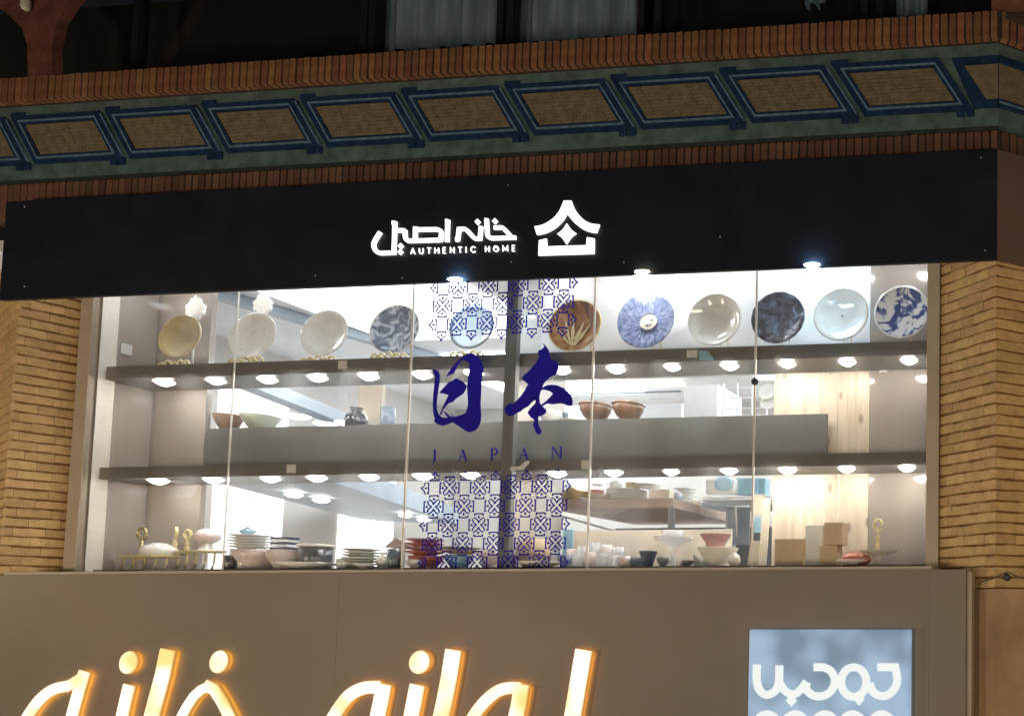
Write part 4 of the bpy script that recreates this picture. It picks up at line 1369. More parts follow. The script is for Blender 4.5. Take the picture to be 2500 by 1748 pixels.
PM = {
    'gold': plate_mat('brushed_gilt_plate', pm_noise([(0.3, (0.46, 0.37, 0.20)), (0.7, (0.64, 0.52, 0.30))], 5, 0.3)),
    'white': plate_mat('white_plate_glaze', pm_noise([(0.3, (0.70, 0.70, 0.69)), (0.7, (0.82, 0.82, 0.80))], 6, 0.3)),
    'floral': plate_mat('white_plate_with_faint_sprigs', pm_noise([(0.30, (0.50, 0.50, 0.48)), (0.38, (0.76, 0.76, 0.74)), (0.7, (0.80, 0.80, 0.78))], 22, 0.8)),
    'marble': plate_mat('blue_grey_marbled_glaze', pm_noise([(0.38, (0.13, 0.16, 0.21)), (0.5, (0.26, 0.30, 0.38)), (0.58, (0.62, 0.66, 0.74))], 9, 2.2)),
    'amber': plate_mat('amber_glaze', pm_noise([(0.35, (0.10, 0.06, 0.035)), (0.5, (0.30, 0.155, 0.065)), (0.62, (0.46, 0.27, 0.12))], 7, 1.5, (1, 1, 0.5))),
    'blue': plate_mat('streaked_blue_glaze', pm_radial),
    'dark': plate_mat('dark_hammered_glaze', pm_noise([(0.35, (0.035, 0.028, 0.028)), (0.55, (0.09, 0.085, 0.10)), (0.7, (0.16, 0.20, 0.27))], 14, 1.0, bump=0.8)),
    'delft': plate_mat('blue_and_white_brushwork', pm_noise([(0.44, (0.07, 0.09, 0.24)), (0.49, (0.22, 0.26, 0.46)), (0.515, (0.72, 0.74, 0.78)), (0.7, (0.80, 0.81, 0.82))], 5.5, 2.4)),
}

def plate(px, py, rx, ry, key, label, tilt=7, rimkey=None, rim_w=0.08, wavy=0.0, deep=0.035, stand='easel'):
    Y = 0.19
    c = P(px, py, Y)
    rX = wpx(px, py, 2 * rx, Y) / 2
    rZ = hpx(px, py, 2 * ry, Y) / 2
    r = rZ
    root = thing('decorative_plate', label, 'plate', (c.x, Y + r * math.sin(math.radians(tilt)) * 0 - 0.0, S1T), 'decorative plates on the top shelf')
    pf = [(0, deep * .55), (r * .30, deep * .52), (r * .62, deep * .30), (r * .80, -deep * .1), (r * .97, -deep * .42), (r, -deep * .42), (r * 1.0, -deep * .30), (r * .82, deep * .12), (r * .62, deep * .55), (r * .3, deep * .75), (0, deep * .78)]
    me = lathe_me(pf, 72)
    # lathe axis z -> depth y
    for v_ in me.vertices:
        if wavy:
            a = math.atan2(v_.co.y, v_.co.x)
            rr = math.hypot(v_.co.x, v_.co.y) / r
            k = 1 + wavy * (math.sin(a * 17) + .6 * math.sin(a * 31 + 1)) * rr ** 4
            v_.co.x *= k; v_.co.y *= k
    me.transform(Matrix.Rotation(-math.pi / 2, 4, 'X'))
    sx = min(1.0, rX / r)
    yaw = 0.02 if px < 1100 else 0.0
    rot = Matrix.Rotation(yaw, 4, 'Z') @ Matrix.Rotation(-math.radians(tilt), 4, 'X')
    zc = S1T + r * math.cos(math.radians(tilt)) + 0.006 + max(0, c.z - S1T - r - 0.004)
    Mx = Matrix.Translation((c.x, Y, zc)) @ rot
    o = link('dish', me, PM[key], root)
    o.matrix_world = Mx
    o.matrix_parent_inverse = root.matrix_world.inverted()
    bb = Mx.copy()
    def child(name, me_, m_, **k):
        q_ = link(name, me_, m_, root, **k)
        q_.matrix_world = bb
        q_.matrix_parent_inverse = root.matrix_world.inverted()
        return q_
    if rimkey:
        rp_ = [(r * (1 - rim_w), -deep * .40), (r * 1.008, -deep * .50), (r * 1.012, -deep * .36), (r * (1 - rim_w), -deep * .30)]
        m2 = lathe_me(rp_, 72)
        m2.transform(Matrix.Rotation(-math.pi / 2, 4, 'X') @ Matrix.Translation((0, 0, -0.001)))
        child('rim', m2, rimkey)
    # stand
    if stand == 'easel':
        for sgn in (-1, 1):
            pts = [(c.x + sgn * r * .45, Y - .03, S1T + .018), (c.x + sgn * r * .45, Y - .035, S1T + .005), (c.x + sgn * r * .42, Y + .05, S1T + .004), (c.x + sgn * r * .2, Y + .10 + r * .2, S1T + .01), (c.x + sgn * r * .1, Y + .06 + r * .30, zc)]
            link('easel_wire', tube_me(smooth_pts(pts, 3), 0.0035, 6), M['gold'], root)
    else:
        # gilt scrollwork feet
        for k in range(5):
            xx = c.x + (k - 2) * r * .30
            hh = r * random.uniform(.20, .34)
            pts = [(xx - .03, Y - .05, S1T + .006), (xx - .015, Y - .055, S1T + hh * .8), (xx + .01, Y - .05, S1T + hh), (xx + .03, Y - .05, S1T + hh * .5), (xx + .045, Y - .045, S1T + .006)]
            link('scroll', tube_me(smooth_pts(pts, 4), [0.008] * 17, 6), M['gold_pale'], root)
        for k in range(7):
            me_ = lathe_me([(0, -.012), (.009, -.008), (.012, 0), (.009, .008), (0, .012)], 10)
            me_.transform(Matrix.Translation((c.x + random.uniform(-.6, .6) * r, Y - .06, S1T + random.uniform(.012, .05))))
            link('scroll_bead', me_, M['gold_pale'], root)
    return root, bb, r, deep, child

plate(446, 824, 49, 54, 'gold', 'gold plate on a gilt scroll stand, leftmost on the top shelf', deep=.06, stand='scroll')
r2, bb, r, dp, ch = plate(620, 822, 56, 60, 'floral', 'white plate with faint grey sprigs, second from the left on the top shelf', stand='scroll')
plate(795, 815, 55, 59, 'white', 'plain white plate right of the sprigged plate on the top shelf', stand='scroll')
plate(967, 806, 55, 62, 'marble', 'blue grey marbled plate behind the glass seam left of the decal', wavy=.006, rimkey=M['china'], rim_w=.03, stand='scroll')
plate(1155, 800, 52, 56, 'white', 'white plate with grey rim behind the lattice decal', rimkey=M['bluegrey'], rim_w=.10, stand='scroll')
r6, bb, r, dp, ch = plate(1406, 797, 58, 66, 'amber', 'amber brown plate with gold leaves beside the lattice decal', rimkey=M['gold_pale'], rim_w=.035)
for k, (x0_, z0_, x1_, z1_) in enumerate(((-.1, -.75, -.45, .30), (-.05, -.75, -.12, .38), (0, -.75, .30, .18), (.05, -.75, .55, .05), (-.15, -.7, -.65, -.1), (-.2, -.55, .2, -.35))):
    lp = [(r * x0_ - .004, r * z0_), (r * (x0_ + x1_) / 2 - .014, r * (z0_ + z1_) / 2), (r * x1_, r * z1_), (r * (x0_ + x1_) / 2 + .012, r * (z0_ + z1_) / 2 - .006), (r * x0_ + .006, r * z0_)]
    ch('gold_leaf', outline_me([lp], -dp * .50 - k * .0004, -dp * .46 - k * .0004 + .004) if False else outline_me([lp], dp * .10 - k * .0008 - .006, dp * .10 - k * .0008 - .003), M['gold_pale'])
r7, bb, r, dp, ch = plate(1579, 783, 71, 71, 'blue', 'large streaked blue plate with a white hub', wavy=.004)
hub = lathe_me([(0, .004), (r * .24, .004), (r * .285, 0.0), (r * .30, .008)], 40)
hub.transform(Matrix.Translation((r * .05, dp * .42 - .004, -r * .02)) @ Matrix.Rotation(-math.pi / 2, 4, 'X') @ Matrix.Scale(-1, 4, (0, 0, 1)))
ch('hub', hub, M['china'])
for (dx, dz, s_) in ((-.04, -.14, .020), (.06, -.12, .014), (.11, .05, .018)):
    lp = [(r * .05 + r * dx + s_ * .5 * math.cos(a) * 1.3, -r * .02 + r * dz + s_ * .4 * math.sin(a)) for a in [i * .785 for i in range(8)]]
    ch('hub_mark', outline_me([lp], dp * .42 - .0105, dp * .42 - .009), M['slate'])
plate(1748, 784, 62, 66, 'white', 'deep plain white plate between the blue plate and the dark plate', deep=.075)
plate(1901, 777, 63, 66, 'dark', 'dark brown and blue hammered plate behind the right glass seam', wavy=.006)
r10, bb, r, dp, ch = plate(2055, 770, 70, 67, 'white', 'large cream white plate with a single black dot', deep=.05, rimkey=M['cream'], rim_w=.05)
dot = [(.007 * math.cos(i * .785), .007 * math.sin(i * .785)) for i in range(8)]
ch('black_dot', outline_me([dot], dp * .40 - .008, dp * .40 - .004), M['black_cap'])
plate(2203, 764, 63, 67, 'delft', 'blue and white brush painted plate, rightmost on the top shelf', rimkey=M['china'], rim_w=.06)

# pale carved finials behind the left plates
def finial(px, py, w, h, label, Y=0.31):
    z0 = S1T
    c = P(px, py, Y)
    hh = hpx(px, py, h, Y)
    ww = wpx(px, py, w, Y)
    t = thing('carved_finial', label, 'ornament', (c.x, Y, z0), 'white carved finials')
    n = 40
    lp = []
    for i in range(n):
        a = 2 * math.pi * i / n
        k = 1 + .10 * math.sin(a * 9)
        lp.append((c.x + ww / 2 * k * math.cos(a) * (1 - .45 * max(0, math.sin(a))), c.z + hh / 2 * k * math.sin(a)))
    link('crest', outline_me([lp], Y - .012, Y + .012, .004), M['china'], t)
    link('stem', tube_me([(c.x, Y, z0), (c.x, Y, c.z - hh * .3)], .008, 8), M['china'], t)
finial(478, 752, 46, 56, 'white carved crest standing behind the gold plate')
finial(642, 742, 44, 52, 'white carved crest standing behind the sprigged plate')

# ---------------------------------------------------------------- objects on the middle ledge
zl = zsl - 0.002
def ml(name, px, pt, w, m, label, cat, shape='bowl', Y=0.50, foot=.45, grp=None, pb=None):
    zt = P(px, pt, Y).z
    zb = zl
    # bottom pixel from height
    return bowl(name, px, pt, pt + 40, w, Y, m, label, cat, foot, None, grp, shape) if pb is None else bowl(name, px, pt, pb, w, Y, m, label, cat, foot, zl, grp, shape)
ml('small_bowl', 556, 1001, 56, 'brown', 'small brown bowl at the left end of the grey board', 'bowl', 'flare', pb=1044, foot=.35)
ml('small_bowl', 634, 1007, 72, 'green', 'wide grey green bowl right of the brown one at the left end', 'bowl', 'flare', pb=1046, foot=.3)
ml('tea_bowl', 1346, 995, 50, 'china', 'white tea bowl behind the indigo brush character', 'bowl', pb=1030)
ml('small_cup', 1373, 992, 24, 'slate', 'small dark cup between the tea bowl and the brown bowls', 'cup', 'cup', pb=1026, Y=.55)
ml('saucer', 1392, 1016, 42, 'cream', 'low cream saucer in front of the small dark cup', 'saucer', 'plate', pb=1026, Y=.46)
for px, lab in ((1453, 'left one of the two brown clay bowls on the grey board'), (1533, 'right one of the two brown clay bowls on the grey board')):
    bo, q, r, h = ml('clay_bowl', px, 976, 72, 'brown', lab, 'bowl', 'bowl', pb=1022, foot=.42, Y=.46)
    m2 = lathe_me([(r * 1.0, h * .86), (r * 1.04, h * .90), (r * 1.04, h * .96), (r * 1.0, h)], 32)
    m2.transform(Matrix.Translation(q))
    link('rim_band', m2, M['brown'], bo)
ml('saucer', 1494, 1012, 40, 'china', 'white saucer between the two brown clay bowls', 'saucer', 'plate', pb=1024, Y=.54)
ml('glass_vase', 945, 980, 28, 'smoke_glass', 'straight patterned blue glass vase near the left glass seam', 'vase', 'cup', pb=1036, Y=.55)
o, q, r, h = ml('dark_vase', 868, 948, 44, 'dark_metal', 'dark shiny vase in front of the beige wall art', 'vase', 'vase', pb=1010, Y=.62)
box('vase_block', q.x - .09, q.x + .09, .56, .68, zl, zl + .001, M['slab'], bev=0, label='thin mat under the dark vase', cat='mat')
fbox('wall_art', 872, 935, 940, 1035, 1.0, .03, 'paper', 'cream and tan wall art behind the dark vase', 'picture')

# ---------------------------------------------------------------- objects on the bottom shelf
Z3 = S3T + 0.0005
def bs_(name, px, pt, pb, w, m, label, cat, shape='bowl', Y=0.2, foot=.45, grp=None):
    return bowl(name, px, pt, pb, w, Y, m, label, cat, foot, Z3 if pb is not None and pb >= 1374 else None, grp, shape)
def lift(px, pt, pb, w, m, label, name, cat, shape, Y, base_r=0.03, foot=.45):
    """thing standing on a little riser that reaches down to the shelf"""
    o, q, r, h = bowl(name, px, pt, pb, w, Y, m, label, cat, foot, None, None, shape)
    return o, q, r, h
# left gilt group: two trays on feet
def tray(px0, px1, py, m, label, Y=.2, topth=.012):
    z = P((px0 + px1) / 2, py, Y).z
    xa, xb2 = P(px0, py, Y).x, P(px1, py, Y).x
    t = thing('footed_tray', label, 'tray', ((xa + xb2) / 2, Y, Z3), 'footed trays at the left of the bottom shelf')
    rr = (xb2 - xa) / 2
    me = lathe_me([(0, 0), (rr * .9, 0), (rr, .016), (rr * .98, .018), (rr * .88, .006), (0, .006)], 40)
    me.transform(Matrix.Translation(((xa + xb2) / 2, Y, z)) @ Matrix.Scale(.38, 4, (0, 1, 0)))
    link('dish', me, M[m], t)
    for k in range(5):
        x = xa + (xb2 - xa) * (.14 + .18 * k)
        pts = [(x - .02, Y - .03, Z3 + .004), (x + .01, Y - .04, (Z3 + z) / 2), (x - .012, Y - .02, z)]
        link('scroll_foot', tube_me(smooth_pts(pts, 4), .007, 6), M[m], t)
    return z
zt1 = tray(292, 440, 1362, 'gold_pale', 'gilt footed tray under the white pumpkin jar')
zt2 = tray(430, 552, 1350, 'gold_pale', 'gilt footed tray under the white cone ornament', Y=.27)
def key_orn(px, pt, pb, label, Y, m='gold', ring_=True):
    zt_0, zb_0 = P(px, pt, Y).z, P(px, pb, Y).z
    x = at_shelf(px, Y, zb_0)
    t = thing('gilt_ring_ornament', label, 'ornament', (x, Y, zb_0), 'gilt ring ornaments')
    h = zt_0 - zb_0
    me = lathe_me([(0, 0), (.022, 0), (.024, .008), (.012, .03), (.020, .05), (.010, .07), (.018, h * .42), (.008, h * .5), (.012, h * .6), (0, h * .62)], 14)
    me.transform(Matrix.Translation((x, Y, zb_0)))
    link('stem', me, M[m], t)
    if ring_:
        pts = []
        R0 = h * .17
        for i in range(21):
            a = 2 * math.pi * i / 20
            pts.append((x + R0 * .8 * math.cos(a), Y, zb_0 + h * .80 + R0 * math.sin(a)))
        link('ring', tube_me(pts, .011, 8), M[m], t)
    else:
        link('bar', tube_me([(x, Y, zb_0 + h * .55), (x + .012, Y, zb_0 + h * .8), (x + .004, Y, zt_0)], [.011, .014, .010], 8), M[m], t)
key_orn(343, 1287, 1366, 'gold ring ornament left of the white pumpkin jar', .17)
key_orn(425, 1286, 1356, 'thin gilt bar ornament right of the white pumpkin jar', .24, 'gold_pale', False)
key_orn(455, 1292, 1352, 'pale gilt ring ornament beside the thin bar ornament', .27, 'gold_pale')
bowl('pumpkin_jar', 388, 1326, 1362, 66, .2, 'china', 'white pumpkin shaped jar on the left gilt tray', 'jar', shape='pumpkin')
bowl('white_sphere', 506, 1290, 1328, 46, .28, 'pink', 'pale round ornament resting on the white cone', 'ornament', shape='ball')
bowl('white_cone', 506, 1327, 1350, 46, .27, 'china', 'white cone base on the right gilt tray', 'ornament', shape='cone')
bs_('small_cup', 562, 1352, 1386, 26, 'pewter', 'small dark cup left of the pink bowls', 'cup', 'cup', .12)
# pink bowls (two) and plate pile with blue bird
bs_('pink_bowl', 625, 1342, 1388, 84, 'pink', 'left pale pink bowl with rose print on the bottom shelf', 'bowl', 'bowl', .16, .6)
bs_('pink_bowl', 700, 1342, 1388, 80, 'pink', 'right pale pink bowl with rose print on the bottom shelf', 'bowl', 'bowl', .17, .6)
def stack(px, pt, pb, w, n, m, label, name, cat, Y, alt=None, z=None):
    zt_0, zb_0 = P(px, pt, Y).z, P(px, pb, Y).z
    if pb >= 1374:
        zb_0 = Z3
    if z is not None:
        zt_0 += z - zb_0; zb_0 = z
    x = at_shelf(px, Y, zb_0)
    t = thing(name, label, cat, (x, Y, zb_0))
    r = wpx(px, pt, w, Y) / 2 * .95
    hh = (zt_0 - zb_0) / n
    for i in range(n):
        k = 1 + random.uniform(-.05, .03)
        me = lathe_me([(0, 0), (r * .5 * k, 0), (r * .6 * k, hh * .25), (r * .97 * k, hh * .72), (r * k, hh * .93), (r * .96 * k, hh * .96), (r * .5, hh * .5), (0, hh * .45)], 36)
        me.transform(Matrix.Translation((x + random.uniform(-.004, .004), Y, zb_0 + hh * i)))
        link('dish', me, M[alt if (alt and i % 2) else m], t)
    return Vector((x, Y, zt_0)), r
fq, fr_ = stack(610, 1306, 1340, 76, 5, 'china', 'stack of white saucers under the blue bird dish', 'saucer_stack', 'saucers', .34, z=None)
box('riser_block', fq.x - .1, fq.x + .14, .27, .38, Z3, P(610, 1340, .34).z - .001, M['white'], bev=.002, label='white block under the left saucer stack', cat='block')
bd = thing('bird_dish', 'light blue bird shaped dish on top of the saucer stack', 'dish', fq)
me = lathe_me([(0, 0), (.03, .002), (.058, .022), (.062, .036), (.045, .045), (0, .048)], 24)
me.transform(Matrix.Translation((fq.x - .03, .34, fq.z)) @ Matrix.Scale(.7, 4, (0, 1, 0)))
link('body', me, M['ltblue'], bd)
link('beak', tube_me([(fq.x - .075, .34, fq.z + .046), (fq.x - .03, .34, fq.z + .062), (fq.x - .005, .34, fq.z + .052)], [.004, .009, .006], 8), M['slate'], bd)
for k in (0, 1):
    link('tail', tube_me([(fq.x + .02, .34, fq.z + .02 + .016 * k), (fq.x + .12, .34, fq.z + .020 + .014 * k)], .0028, 6), M['rail'], bd)
bq = P(690, 1336, .3)
t = thing('book_pile', 'small pile of white and blue grey books behind the pink bowls', 'books', (bq.x, .3, Z3))
zz = P(690, 1342, .3).z
box('book', bq.x - .10, bq.x + .10, .25, .36, Z3, zz, M['white'], t)
for k in range(5):
    hh = .021
    box('book', bq.x - .07 + .01 * (k % 2), bq.x + .07 + .008 * ((k + 1) % 3), .26, .36, zz + .001 + hh * k, zz + hh * (k + 1) - .002, M['navy' if k % 2 == 0 else 'china'], t, bev=.002)
# metal pot
o, q, r, h = bs_('metal_pot', 770, 1328, 1381, 62, 'pewter', 'dark mirrored metal pot with a cream rim', 'pot', 'cup', .2)
m2 = lathe_me([(r * .9, h), (r * 1.15, h * 1.04), (r * 1.17, h * 1.10), (r * 1.0, h * 1.14), (0, h * 1.15)], 36)
m2.transform(Matrix.Translation(q)); link('rim', m2, M['cream'], o)
bs_('serving_plate', 750, 1374, 1388, 118, 'china', 'flat white plate under the metal pot', 'plate', 'plate', .10)
stack(880, 1340, 1384, 74, 7, 'green', 'stack of grey green plates left of the teal cup', 'plate_stack', 'plates', .2, 'china')
bs_('white_jug', 938, 1344, 1384, 34, 'china', 'white jug between the green plates and the teal cup', 'jug', 'vase', .2)
bs_('teal_cup', 965, 1338, 1385, 34, 'slate', 'tall dark teal cup beside the left glass seam', 'cup', 'cup', .14)
for i, (px, pt, pb, w, m, lab) in enumerate(((888, 1380, 1390, 40, 'china', 'tiny white sauce dish in front of the green plates'), (1010, 1366, 1386, 34, 'cream', 'cream dish left of the terracotta bowls'))):
    bs_('small_dish', px, pt, pb, w, m, lab, 'dish', 'bowl', .09)
sl = [(938, 1336), (965, 1312), (1000, 1330), (1000, 1338)]
link('sloped_board', outline_me([onp(sl, .8)], .8, 1.0), M['table_wood'], None, label='sloped pinkish board end behind the teal cup', cat='board')
# terracotta bowls
stack(1036, 1312, 1352, 78, 4, 'terra', 'stack of terracotta plates behind the lattice decal', 'terracotta_stack', 'plates', .2, 'rose', z=P(1036, 1356, .2).z)
o, q, r, h = bs_('terracotta_bowl', 1040, 1354, 1384, 70, 'terra', 'terracotta bowl under the terracotta plates', 'bowl', 'bowl', .2, .6)
stack(1125, 1334, 1350, 92, 2, 'yellow', 'mustard yellow plates behind the lower lattice decal', 'plate_stack', 'plates', .22, 'green', z=P(1125, 1352, .22).z)
bs_('blue_bowl', 1120, 1352, 1384, 60, 'ltblue', 'light blue bowl under the mustard plates', 'bowl', 'bowl', .22, .6)
bs_('blush_bowl', 1200, 1340, 1384, 58, 'pink', 'blush bowl left of the central post', 'bowl', 'bowl', .25, .6)
# basket with domed lid
o, q, r, h = bs_('lidded_basket', 1302, 1352, 1384, 76, 'brown', 'brown bowl with a domed beige lid right of the central post', 'bowl', 'bowl', .2, .6)
m2 = lathe_me([(r * .92, h), (r * .96, h * 1.15), (r * .86, h * 1.8), (r * .55, h * 2.2), (0, h * 2.3)], 32)
m2.transform(Matrix.Translation(q)); link('lid', m2, M['kraft'], o)
bs_('serving_plate', 1318, 1374, 1387, 96, 'cream', 'cream plate under the lidded brown bowl', 'plate', 'plate', .12)
# glasses cluster
gt = thing('glass_cluster', 'cluster of frosted white tumblers right of the lattice decal', 'tumblers', (P(1450, 1380, .2).x, .2, Z3))
gp = [(1398, 1338), (1424, 1332), (1452, 1322), (1480, 1328), (1508, 1334), (1410, 1352), (1440, 1348), (1470, 1350), (1498, 1354), (1524, 1358)]
for i, (px, pt) in enumerate(gp):
    Y = .27 if i < 5 else .15
    bowl('tumbler', px, pt, 1384, 27, Y, 'crystal' if i % 3 else 'pink', None, None, z=Z3, shape='cup', parent=gt, seg=20)
bs_('blue_dish', 1550, 1358, 1382, 50, 'smoke_glass', 'blurred blue dish left of the navy cup', 'dish', 'bowl', .24, .6)
bs_('navy_cup', 1582, 1344, 1382, 42, 'navy', 'navy cup left of the crystal compote', 'cup', 'flare', .16, .55)
bs_('small_bowl', 1618, 1358, 1380, 30, 'pewter', 'little dark bowl right of the navy cup', 'bowl', 'bowl', .12)
bs_('crystal_compote', 1643, 1310, 1382, 92, 'crystal', 'wide crystal compote on a stem before the table leg', 'compote', 'stand', .2)
bs_('crystal_dish', 1643, 1296, 1330, 52, 'crystal', 'smaller crystal dish rising above the compote', 'dish', 'bowl', .32)
bs_('dark_dish', 1676, 1368, 1382, 36, 'pewter', 'flat dark dish between the compote and the folded napkin', 'dish', 'bowl', .12)
# folded napkin
nq = P(1712, 1360, .14)
v = [(nq.x - .06, .14, Z3), (nq.x + .05, .12, Z3), (nq.x - .075, .16, Z3 + .10), (nq.x - .005, .15, Z3 + .035), (nq.x + .065, .16, Z3 + .11), (nq.x, .21, Z3)]
link('folded_napkin', mesh(v, [(0, 3, 2), (0, 1, 3), (1, 4, 3), (2, 3, 5), (3, 4, 5), (0, 2, 5), (1, 5, 4), (0, 5, 1)]), M['green'], None, label='grey green napkin folded into a V', cat='napkin')
o, q, r, h = bs_('square_bowl', 1752, 1336, 1382, 96, 'cream', 'wide cream angular bowl below the fluted rose bowl', 'bowl', 'flare', .2, .6)
bowl('fluted_bowl', 1747, 1304, 1336, 74, .2, 'rose', 'fluted dusty rose bowl on top of the cream angular bowl', 'bowl', foot=.6, shape='flare')
bs_('white_ramekin', 840, 1362, 1386, 30, 'china', 'small white ramekin right of the dark metal pot', 'ramekin', 'cup', .12)
bs_('white_jar', 596, 1352, 1386, 24, 'china', 'narrow white jar between the dark cup and the pink bowls', 'jar', 'cup', .10)
bs_('pink_cup', 1238, 1350, 1384, 36, 'rose', 'rose cup just left of the central post', 'cup', 'cup', .16)
bs_('glass_bowl', 1380, 1352, 1384, 36, 'smoke_glass', 'grey glass bowl left of the frosted tumblers', 'bowl', 'bowl', .22, .6)
bs_('sauce_dish', 1660, 1366, 1384, 26, 'china', 'white sauce dish at the foot of the crystal compote', 'dish', 'bowl', .09)
bs_('sugar_bowl', 1792, 1352, 1384, 30, 'cream', 'cream sugar bowl right of the angular bowl', 'bowl', 'pumpkin', .12)
# leaning card, board, boxes
def lbox(name, px0, px1, py0, py1, Y, dep, m, label, cat, tilt=0, z=None, rz=0.0):
    a = P(px0, py1, Y); b = P(px1, py0, Y)
    z0 = Z3 if z is None else z
    o = box(name, -(b.x - a.x) / 2, (b.x - a.x) / 2, 0, dep, 0, b.z - a.z, M[m], bev=.002, label=label, cat=cat)
    o.location = ((a.x + b.x) / 2, Y, z0)
    o.rotation_euler = (0, math.radians(tilt), rz)
    return o
lbox('leaning_card', 1824, 1850, 1300, 1363, .2, .012, 'paper', 'cream card leaning beside the right glass seam', 'card', 7)
lbox('leaning_board', 1851, 1872, 1205, 1372, .3, .02, 'paper', 'tall narrow cream board leaning against the pine panel', 'board', 3)
lbox('kraft_box', 1890, 1961, 1311, 1377, .14, .18, 'kraft', 'plain kraft box, widest and leftmost of the cardboard boxes', 'box')
lo = lbox('kraft_box', 2000, 2043, 1327, 1377, .14, .12, 'kraft', 'lower kraft box of the stack of two', 'box')
ztop_ = Z3 + (P(2020, 1327, .14).z - P(2020, 1377, .14).z) + .001
up = lbox('kraft_box', 2011, 2056, 1271, 1326, .13, .13, 'kraft', 'upper kraft box standing on the smaller box', 'box', z=ztop_)
lbox('white_carton', 1966, 2009, 1276, 1376, .20, .12, 'china', 'bright white carton left of the stacked kraft boxes', 'carton', rz=.2)
# cake stand and bread at right
o, q, r, h = bs_('cake_stand', 2145, 1342, 1378, 94, 'cream', 'cream footed cake stand at the right end of the bottom shelf', 'cake stand', 'stand', .2)
key_orn(2143, 1266, 1342, 'gold ring ornament on the cream cake stand', .2, 'gold_pale')
o, q, r, h = bs_('bread_loaf', 2090, 1346, 1378, 76, 'terra', 'reddish brown glazed loaf shaped dish beside the cake stand', 'dish', 'pumpkin', .13)
bs_('low_tray', 2080, 1368, 1380, 84, 'pink', 'low pale tray under the reddish dish', 'tray', 'plate', .10)

# ---------------------------------------------------------------- things on the display table
def onT(name, px, pt, pb, w, m, label, cat, shape='bowl', Y=1.0, foot=.5):
    return bowl(name, px, pt, pb, w, Y, m, label, cat, foot, Zt + .029, None, shape)
YT = 1.02
wv = thing('wavy_plates', 'pile of wavy mustard yellow plates at the left of the display table', 'plates', P(1405, 1216, YT))
for k in range(4):
    V, Fc = [], []
    nx = 24
    c0 = P(1350 + 4 * k, 1217, YT); c1 = P(1462 - 5 * k, 1217, YT)
    for i in range(nx + 1):
        t = i / nx
        x = c0.x + (c1.x - c0.x) * t
        z = Zt + .036 + .018 * k + .055 * math.exp(-((t - .5) / .17) ** 2) * (1 - .08 * k)
        for (y, dz) in ((YT - .10 + .01 * k, 0), (YT + .12, 0), (YT + .12, .007), (YT - .10 + .01 * k, .007)):
            V.append((x, y, z + dz))
    for i in range(nx):
        for q_ in range(4):
            Fc.append((4 * i + q_, 4 * i + (q_ + 1) % 4, 4 * i + 4 + (q_ + 1) % 4, 4 * i + 4 + q_))
    Fc += [(0, 1, 2, 3), (4 * nx, 4 * nx + 1, 4 * nx + 2, 4 * nx + 3)]
    link('plate', mesh(V, Fc), M['yellow'], wv)
onT('red_pot', 1457, 1184, 1212, 32, 'terra', 'small terracotta pot with white flowers on the display table', 'pot', 'flare', YT + .1, .7)
for k in range(6):
    q = P(1446 + 5 * k, 1182 + (k % 2) * 3, YT + .1)
    me = lathe_me([(0, -.012), (.011, -.006), (.014, 0), (.01, .009), (0, .012)], 8)
    me.transform(Matrix.Translation(q))
    link('flower', me, M['china'], bpy.data.objects['red_pot'])
onT('brown_tray', 1470, 1212, 1222, 64, 'table_wood', 'flat wooden tray under the terracotta pot', 'tray', 'plate', YT - .02)
onT('dark_bowl', 1408, 1182, 1204, 38, 'slate', 'dark grey bowl behind the yellow plates', 'bowl', 'bowl', YT + .35)
stack(1530, 1192, 1218, 92, 5, 'china', 'stack of white platters in the middle of the display table', 'platter_stack', 'platters', YT + .08, 'cream', z=Zt + .029)
zz = P(1508, 1193, YT + .1).z
o, q, r, h = bowl('white_teapot', 1506, 1170, 1193, 34, YT + .1, 'china', 'white teapot on the platter stack', 'teapot', .6, zz, None, 'pumpkin')
link('handle', tube_me([(q.x - r * .9, YT + .1, q.z + h * .7), (q.x - r * 1.5, YT + .1, q.z + h * .6), (q.x - r * 1.4, YT + .1, q.z + h * .2), (q.x - r * .9, YT + .1, q.z + h * .2)], .006, 8), M['china'], o)
fbox('beige_box', 1527, 1549, 1176, 1194, YT + .02, .08, 'kraft', 'small beige box beside the white teapot', 'box')
stack(1580, 1182, 1192, 60, 2, 'china', 'two white plates lying on the platters', 'plate_stack', 'plates', YT + .12, z=zz)
fbox('white_crate', 1584, 1634, 1194, 1219, YT + .02, .2, 'paper', 'pale wooden crate right of the platter stack', 'crate')
onT('grey_canister', 1650, 1196, 1216, 30, 'bluegrey', 'blue grey canister at the table corner', 'canister', 'cup', YT + .15)
stack(1672, 1188, 1232, 50, 6, 'china', 'tall stack of white bowls behind the table corner', 'bowl_stack', 'bowls', YT + .5, z=Zt + .029)
fbox('tissue_box', 1676, 1712, 1222, 1244, YT + .5, .12, 'paper', 'cream box on the receding side of the table', 'box')
onT('oval_dish', 1745, 1228, 1250, 56, 'cream', 'cream oval dish near the far end of the table', 'dish', 'bowl', YT + .9)

